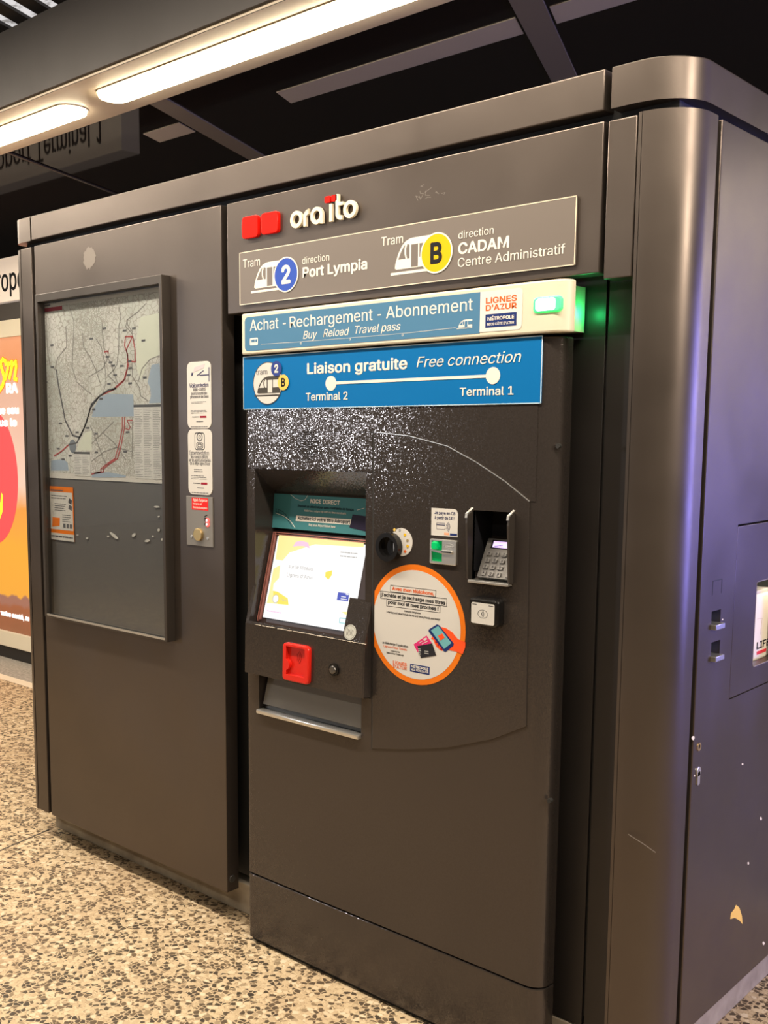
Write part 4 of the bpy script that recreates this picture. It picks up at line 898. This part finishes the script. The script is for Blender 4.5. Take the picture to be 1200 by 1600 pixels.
def legend(q, cols, rows, hz):
    a = mp([q[0]])[0]; b = mp([q[1]])[0]; x0, x1, z1, z0 = a[0], b[0], a[1], b[1]
    lg = link('legend_box', fp.flat([(x0, z0), (x1, z0), (x1, z1), (x0, z1)], .0004, .0008), mat('legend paper', (.58, .57, .55), .5), pm, 0)
    link('legend_heading', fp.flat([(x0, z1 - hz), (x1, z1 - hz), (x1, z1), (x0, z1)], .0008, .0011), mat('legend heading', (.07, .07, .075), .5), lg, 0)
    bm = bmesh.new(); cw = (x1 - x0) / cols
    for i in range(cols): bars(bm, fp, x0 + cw * i + cw * .06, x0 + cw * (i + 1) - cw * .06, z1 - hz - .004, z0 + .004, rows, .0008, .0011, .32, .4)
    link('legend_text', bm, mat('legend ink', (.28, .28, .28), .5), lg, 0)
legend([(748, 905), (962, 1455)], 3, 40, .008); legend([(308, 1250), (432, 1432)], 2, 12, .007)
# orange notice under the plan
fq = front(1.9935); a = fq.at(75.5, 758); b = fq.at(114, 763); c = fq.at(116, 847); d_ = fq.at(77.5, 842)
ox_0, ox_1 = (a[0] + d_[0]) / 2, (b[0] + c[0]) / 2; oz_1 = (a[1] + b[1]) / 2; oz_0 = (c[1] + d_[1]) / 2; ow = ox_1 - ox_0; oh = oz_1 - oz_0
ON = link('notice_sheet', fq.flat([(ox_0, oz_0), (ox_1, oz_0), (ox_1, oz_1), (ox_0, oz_1)], -.001, 0), ORANGE, None, 0)
tag(ON, 'orange and white ticket notice taped behind the glass under the plan', 'notice')
qx = lambda a: ox_0 + a * ow; qz = lambda b: oz_0 + b * oh
nf_ = link('white_field', fq.flat([(qx(.06), qz(.20)), (qx(.97), qz(.20)), (qx(.97), qz(.90)), (qx(.06), qz(.90))], 0, .0003), WHITE, ON, 0); link('footer', fq.flat([(qx(0), qz(0)), (qx(1), qz(0)), (qx(1), qz(.13)), (qx(0), qz(.13))], 0, .0003), WHITE, ON, 0)
bm = bmesh.new(); bars(bm, fq, qx(.1), qx(.6), qz(.95), qz(.91), 1, .0003, .0006, .6, 0); bars(bm, fq, qx(.12), qx(.80), qz(.85), qz(.76), 2, .0003, .0006, .35); bars(bm, fq, qx(.25), qx(.72), qz(.70), qz(.54), 4, .0003, .0006, .35); bars(bm, fq, qx(.55), qx(.93), qz(.50), qz(.34), 4, .0003, .0006, .35); bars(bm, fq, qx(.08), qx(.95), qz(.09), qz(.05), 1, .0003, .0006, .7, 0)
for i in range(3): merge(bm, fq.flat([(qx(.58 + .13 * i), qz(.24)), (qx(.67 + .13 * i), qz(.24)), (qx(.67 + .13 * i), qz(.32)), (qx(.58 + .13 * i), qz(.32))], .0003, .0006))
merge(bm, fq.flat([(qx(.80), qz(.60)), (qx(.93), qz(.57)), (qx(.95), qz(.65)), (qx(.83), qz(.68))], .0003, .0006)); link('notice_print', bm, GREYT, nf_, 0)
link('wallet_picture', fq.flat([(qx(.12), qz(.24)), (qx(.43), qz(.27)), (qx(.45), qz(.42)), (qx(.15), qz(.42))], .0003, .0006), ORANGE, nf_, 0); link('phone_picture', fq.flat([(qx(.80), qz(.72)), (qx(.92), qz(.68)), (qx(.96), qz(.76)), (qx(.85), qz(.80))], .0003, .0006), mat('slate print', (.05, .05, .06), .5), nf_, 0)
# scraps of torn white tape behind the glass
SCR = [((178, 837), 8.5, 2.2, .7), ((209, 836), 3.5, 2.2, -.8), ((230, 845), 4, 2, -.2), ((245, 792), 4.5, 1.4, .1), ((248, 807), 1.5, 1.3, 0), ((136, 841), 2, 1.4, .2), ((169, 838), 1.6, 1.2, 0), ((248, 828), 1.8, 2.4, 0), ((239, 838), 1.6, 1.3, .4), ((121, 836), 1.6, .9, .1), ((253, 843), 1.4, 2, .2)]
for i, ((x, y), rx, ry, t) in enumerate(SCR):
    c = [(x + rx * math.cos(q) * math.cos(t) - ry * math.sin(q) * math.sin(t), y + rx * math.cos(q) * math.sin(t) + ry * math.sin(q) * math.cos(t)) for q in [6.283 * (k + random.uniform(-.2, .2)) / 8 for k in range(8)]]
    o = link('paper_scrap', fq.flat(fq.pts(c), -.0008, .0006), WHITE, None, 0)
    tag(o, ['longest torn white paper sliver behind the lower glass', 'upright white scrap right of the longest paper sliver', 'white scrap right of the upright scrap, near the frame', 'thin white scrap highest up beside the right frame'][i] if i < 4 else 'tiny white paper speck behind the lower glass', 'scrap', 'torn paper scraps in the display case')

# ================================================================== SIGNS BESIDE THE PLAN CASE
def rsign(px, name, label):
    (x0, y0), (x1, y1), (x2, y2), (x3, y3) = px
    a, b, c, d_ = f2.pts(px); X0 = (a[0] + d_[0]) / 2; X1 = (b[0] + c[0]) / 2; Z1 = (a[1] + b[1]) / 2; Z0 = (c[1] + d_[1]) / 2
    o = link(name, f2.flat(rrect(X0, X1, Z0, Z1, .018), 0, .002, .0004), WHITE, None); tag(o, label, 'sign'); return o, X0, X1, Z0, Z1
fg = front(1.998)
o, X0, X1, Z0, Z1 = rsign([(292.5, 567), (329.5, 563), (331.5, 670), (294, 669)], 'camera_notice', 'white rounded video protection sign with camera drawing right of plan case')
X = lambda a: X0 + a * (X1 - X0); Z = lambda b: Z0 + b * (Z1 - Z0)
cam_ = link('camera_picture', fg.flat([(X(.27), Z(.84)), (X(.72), Z(.90)), (X(.76), Z(.96)), (X(.33), Z(.92))], 0, .0004), mat('lilac grey print', (.50, .45, .48), .5), o, 0)
bm = fg.flat([(X(.19), Z(.79)), (X(.25), Z(.80)), (X(.27), Z(.84)), (X(.20), Z(.84))], 0, .0004); merge(bm, fg.line([(X(.93), Z(.70)), (X(.93), Z(.90))], .003, 0, .0004)); merge(bm, fg.line([(X(.93), Z(.795)), (X(.55), Z(.795)), (X(.55), Z(.82))], .003, 0, .0004)); merge(bm, fg.line([(X(.44), Z(.795)), (X(.70), Z(.86))], .003, 0, .0004))
merge(bm, text_bm(fg, 'Vidéoprotection', X(.10), X(.90), Z(.615), .0125, 0, .0004, 1)); link('camera_bracket', bm, mat('blue black ink', (.03, .03, .09), .5), o, 0)
bm = Bin(); merge(bm, text_bm(fg, 'Video-control', X(.24), X(.78), Z(.56), .011, 0, .0004, .8)); merge(bm, text_bm(fg, 'pour la sécurité des', X(.18), X(.84), Z(.505), .009, 0, .0004, .5)); merge(bm, text_bm(fg, 'personnes et des biens', X(.13), X(.90), Z(.455), .009, 0, .0004, .5))
bars(bm, fg, X(.18), X(.85), Z(.41), Z(.37), 2, 0, .0004, .3); bars(bm, fg, X(.15), X(.88), Z(.28), Z(.22), 3, 0, .0004, .3); bars(bm, fg, X(.2), X(.5), Z(.185), Z(.165), 1, 0, .0004, .7, 0); bars(bm, fg, X(.38), X(.66), Z(.12), Z(.09), 1, 0, .0004, .4, 0); bars(bm, fg, X(.14), X(.84), Z(.035), Z(.015), 1, 0, .0004, .5, 0); link('sign_text', bm, GREYT, o, 0)
link('red_tag', fg.flat([(X(.54), Z(.16)), (X(.80), Z(.16)), (X(.80), Z(.19)), (X(.54), Z(.19))], 0, .0004), MAROON, o, 0)
o, X0, X1, Z0, Z1 = rsign([(294, 671), (331, 670.5), (333, 775), (295.5, 771)], 'camera_notice', 'white rounded body-camera trial sign just above the emergency call plate')
bm = fg.line(rrect(X(.30), X(.70), Z(.69), Z(.945), .008), .0022, 0, .0004, True); merge(bm, ring(fg, X(.5), Z(.885), .013, .010, 0, .0004, 20)); merge(bm, ring(fg, X(.5), Z(.885), .005, .003, 0, .0004, 14)); merge(bm, fg.line(rrect(X(.37), X(.63), Z(.715), Z(.795), .004), .002, 0, .0004, True)); merge(bm, fg.line(rrect(X(.42), X(.57), Z(.735), Z(.775), .002), .002, 0, .0004, True))
link('body_camera_picture', bm, GREYT, o, 0); bm = Bin(); merge(bm, text_bm(fg, 'Expérimentation', X(.08), X(.88), Z(.605), .0135, 0, .0004, .2)); merge(bm, text_bm(fg, 'des caméras piétons', X(.12), X(.84), Z(.555), .010, 0, .0004, .2)); merge(bm, text_bm(fg, 'par les agents assermentés', X(.04), X(.95), Z(.505), .010, 0, .0004, .2)); merge(bm, text_bm(fg, "de la Régie Ligne d'Azur", X(.08), X(.92), Z(.455), .010, 0, .0004, .2))
bars(bm, fg, X(.25), X(.72), Z(.40), Z(.34), 2, 0, .0004, .35); bars(bm, fg, X(.12), X(.9), Z(.30), Z(.23), 3, 0, .0004, .3); bars(bm, fg, X(.2), X(.5), Z(.185), Z(.165), 1, 0, .0004, .7, 0); bars(bm, fg, X(.38), X(.66), Z(.12), Z(.09), 1, 0, .0004, .4, 0); bars(bm, fg, X(.14), X(.84), Z(.04), Z(.02), 1, 0, .0004, .5, 0); link('sign_text', bm, GREYT, o, 0)
link('red_tag', fg.flat([(X(.54), Z(.16)), (X(.80), Z(.16)), (X(.80), Z(.19)), (X(.54), Z(.19))], 0, .0004), MAROON, o, 0)
# emergency call plate
a, b, c, d_ = f2.pts([(292.5, 775), (333, 777), (334.5, 855), (293, 851)]); X0 = (a[0] + d_[0]) / 2; X1 = (b[0] + c[0]) / 2; Z1 = (a[1] + b[1]) / 2; Z0 = (c[1] + d_[1]) / 2
EP = thing('emergency_call_plate', 'steel emergency call plate with red label and brass button', 'call point', ((X0 + X1) / 2, 2.0, Z0))
link('plate', f2.flat([(X0, Z0), (X1, Z0), (X1, Z1), (X0, Z1)], 0, .0035, .0008), mat('dull steel plate', (.24, .225, .205), .5, .55), EP)
fh = front(1.9965)
rl = link('red_label', fh.flat([(X(.22), Z(.73)), (X(.84), Z(.73)), (X(.84), Z(.975)), (X(.22), Z(.975))], 0, .0004), mat('red vinyl', (.66, .02, .02), .5), EP, 0)
bm = Bin(); merge(bm, text_bm(fh, "Appel d'urgence", X(.26), X(.81), Z(.905), .0085, .0004, .0007, .4)); merge(bm, text_bm(fh, 'Emergency call', X(.26), X(.60), Z(.835), .006, .0004, .0007, .2)); merge(bm, text_bm(fh, 'Chiamata di emergenza', X(.26), X(.80), Z(.76), .006, .0004, .0007, .2)); link('label_text', bm, OFFW, rl, 0)
cb_ = link('call_button', disc(fh, X(.49), Z(.235), .0185, 0, .008, 32, .0015), BRASS, EP)
for p in ((.20, .18), (.81, .17)): link('screw', disc(fh, X(p[0]), Z(p[1]), .0042, 0, .0016, 16), SILVER, EP)
for z in (.535, .455):
    h1 = link('indicator_lamp', disc(fh, X(.82), Z(z), .0068, 0, .0022, 18), REDLED, EP); link('lamp_core', disc(fh, X(.80), Z(z), .003, .0022, .003, 12), WHITELED, h1); link('lamp_mark', fh.flat([(X(.70), Z(z - .02)), (X(.75), Z(z - .02)), (X(.75), Z(z + .02)), (X(.70), Z(z + .02))], 0, .0005), BLACK, EP, 0)
bm = bmesh.new(); merge(bm, fh.line([(X(.70), Z(.61)), (X(.80), Z(.64))], .002, 0, .0005)); merge(bm, fh.line([(X(.70), Z(.575)), (X(.77), Z(.575))], .003, 0, .0005)); link('lamp_mark', bm, BLACK, EP, 0)

# ================================================================== DEFIBRILLATOR IN THE HATCH WINDOW
DX = -.955; s5 = side(DX)
DF = thing('defibrillator', 'cream defibrillator case behind the window in the side hatch', 'defibrillator', (-1.0, 2.55, W(-.54)))
link('case', box(-1.06, DX, 2.452, 2.655, W(-.549), W(-.385), .006), mat('cream plastic case', (.80, .72, .60), .45), DF)
link('case_lid', box(-1.06, DX - .004, 2.456, 2.65, W(-.387), W(-.376), .003), mat('grey lid', (.45, .42, .38), .4), DF)
bm = Bin(); text(bm, s5, 'LIFEAZ', (1182, 1014), (1214, 1004), 11, 0, .0006, bold=1); link('case_text', bm, BLACK, DF, 0)
a = s5.at(1182, 1024); bb_ = s5.at(1197, 1013); rt_ = link('red_label', s5.flat([(a[0], a[1] + .001), (bb_[0], a[1] + .001), (bb_[0], a[1] + .009), (a[0], a[1] + .009)], 0, .0006), mat('coral label', (.70, .05, .06), .5), DF, 0)
bm = s5.line(s5.pts([(1183, 967), (1191, 966), (1188, 992)]), .0008, 0, .0005); link('case_seam', bm, mat('seam tan', (.55, .45, .36), .5), DF, 0)
lamp('cabinet_light', 'POINT', (-.930, 2.62, W(-.347)), .25, (1, .86, .70), .01)
link('window_rim', side(-.9175).line(rrect(2.449, 2.63, W(-.5385), W(-.3385), .008), .002, -.001, .0006, True), mat('rim grey', (.2, .17, .17), .5), hat, 0)

# ================================================================== ADVERTISING LIGHT BOX AND STATION SIGN (behind, left)
YL = 3.515; fa = front(YL)
AD = thing('advertising_light_box', 'lit orange and red poster box standing behind the kiosk on the left', 'advertising board', (-6.0, 3.6, 0))
LX0, LX1 = -7.35, -4.80
link('plinth', box(LX0 + .02, LX1 - .02, YL + .015, YL + .20, 0, .085), mat('black plinth', (.012, .010, .010), .5), AD)
fr2 = link('frame', box(LX0, LX1, YL, YL + .2, .0805, 2.135, .004), mat('cream frame', (.66, .60, .48), .5), AD)
z0, z1 = .176, 2.033
boolean(fr2, [box(LX0 + .12, LX1 - .12, YL - .1, YL + .03, z0, z1)])
link('header_bar', box(LX0 + .03, LX1 - .03, YL + .01, YL + .2, 2.137, 2.236), mat('dark grey header', (.055, .048, .045), .5), AD)
PO = mat('lit poster', (.1, .05, .02), .4)
tc = coords(PO); sx = N(PO, 'ShaderNodeSeparateXYZ'); L(PO, tc, sx.inputs[0])
mr = N(PO, 'ShaderNodeMapRange'); mr.inputs[1].default_value = z0; mr.inputs[2].default_value = z1; L(PO, sx.outputs['Z'], mr.inputs[0])
nz = noise(PO, 2.2, 4, .6); ma = N(PO, 'ShaderNodeMath', operation='MULTIPLY_ADD'); L(PO, nz.outputs[0], ma.inputs[0]); ma.inputs[1].default_value = .16; L(PO, mr.outputs[0], ma.inputs[2])
su = N(PO, 'ShaderNodeMath', operation='SUBTRACT'); L(PO, ma.outputs[0], su.inputs[0]); su.inputs[1].default_value = .08
colr = ramp(PO, su.outputs[0], [(0, (.22, .07, .035)), (.085, (.30, .085, .04)), (.10, (.30, .13, .10)), (.125, (.30, .13, .10)), (.135, (.86, .38, .04)), (.30, (.92, .40, .04)), (.44, (.85, .33, .06)), (.52, (.85, .62, .48)), (.72, (.80, .50, .38)), (.86, (.72, .42, .30)), (.93, (.80, .30, .13)), (1, (.86, .36, .18))])
L(PO, colr, bsdf(PO).inputs['Emission Color']); bsdf(PO).inputs['Emission Strength'].default_value = 1.0
po = link('poster', box(LX0 + .12, LX1 - .12, YL + .026, YL + .03, z0, z1), PO, AD, 0)
fo = front(YL + .026)
def emi(name, c, s=1): return mat(name, c, .5, emit=c, estr=s)
RJ = emi('lit red', (.88, .055, .06)); WT = emi('lit white', (.95, .92, .9)); YT = emi('lit yellow', (.98, .72, .03)); OTR = emi('lit orange rim', (.75, .16, .02))
c = fo.at(-12, 745); e = fo.at(28, 745); rr = e[0] - c[0]
link('red_ball', fo.flat(circle(c[0], c[1], rr, 40, rr * 1.4), .0, .002), RJ, po, 0)
bm = fo.flat(fo.pts([(0, 795), (3, 770), (5, 775), (4, 800), (0, 812)]), .002, .003); link('yellow_stalk', bm, YT, po, 0)
oz_ = lambda x, y: (x / 7.62, 530 + y / 7.62)
Sp = [oz_(*p) for p in ((78, 300), (70, 262), (40, 243), (15, 275), (22, 330), (45, 400), (58, 470), (40, 550), (0, 610))]
Mp = [[oz_(*p) for p in q] for q in (((110, 280), (95, 380), (72, 470)), ((110, 300), (150, 272), (150, 330), (120, 465)), ((155, 310), (195, 270), (200, 330), (180, 470), (205, 480)))]
bm = fo.line(fo.pts(Sp), .036, .001, .004); bm2 = fo.line(fo.pts(Sp), .024, .002, .006)
for q in Mp: merge(bm, fo.line(fo.pts(q), .034, .001, .004)); merge(bm2, fo.line(fo.pts(q), .022, .002, .006))
sm = link('poster_script', bm2, YT, po, 0); link('script_rim', bm, OTR, sm, 0)
bm = Bin(); text(bm, fo, 'RA', oz_(78, 648), oz_(216, 642), 16.5, .001, .005, bold=1.6); text(bm, fo, 'ne sau', oz_(-28, 893), oz_(226, 893), 13, .001, .005, bold=1.6); text(bm, fo, 'us le', oz_(-5, 1038), oz_(205, 1040), 13, .001, .005, bold=1.6)
text(bm, fo, 'r votre santé, m', (-2, 962), (46, 969), 8.2, .001, .005, bold=1.4); link('poster_text', bm, WT, po, 0)
SG = thing('station_sign', 'cream airport terminal name board above the lit poster box', 'sign', (-6.0, 3.6, 2.24))
link('board', box(-7.6, -4.717, YL, YL + .12, W(.793), W(1.055), .004), mat('cream sign board', (.62, .55, .48), .45, emit=(.62, .50, .42), estr=.55), SG)
bm = Bin(); merge(bm, text_bm(fa, 'Aéroport', -6.215, -5.585, W(.856), .135, .0005, .003, .4)); merge(bm, text_bm(fa, 'Terminal 1', -5.535, -4.875, W(.856), .135, .0005, .003, .4)); link('board_text', bm, BLACK, SG, 0)
for x in (-7.0, -5.2): link('bracket', box(x, x + .08, YL + .03, YL + .09, 2.2362, W(.7928)), DARK, SG)

# ================================================================== CEILING LAMPS
def tube(x0, x1, label):
    o = thing('ceiling_lamp', label, 'lamp', ((x0 + x1) / 2, 2.487, ZC - .012), 'long ceiling lamps in the beam')
    pts = arc(x1 - .05, 2.487, .05, -90, 90, 8, .062) + arc(x0 + .05, 2.487, .05, 90, 270, 8, .062)
    pf_ = arc(x1 - .05, 2.487, .058, -90, 90, 8, .070) + arc(x0 + .05, 2.487, .058, 90, 270, 8, .070)
    link('trim_ring', prism(pf_, XY, ZC - .0125, ZC - .016), mat('lamp trim', (.55, .45, .33), .4), o)
    link('diffuser', prism(pts, XY, ZC - .013, ZC - .034, .010), TUBEM, o)
tube(-3.43, -1.0, 'longer lit lamp strip in the beam above the kiosk'); tube(-6.1, -3.605, 'lit lamp strip in the beam at the far left')
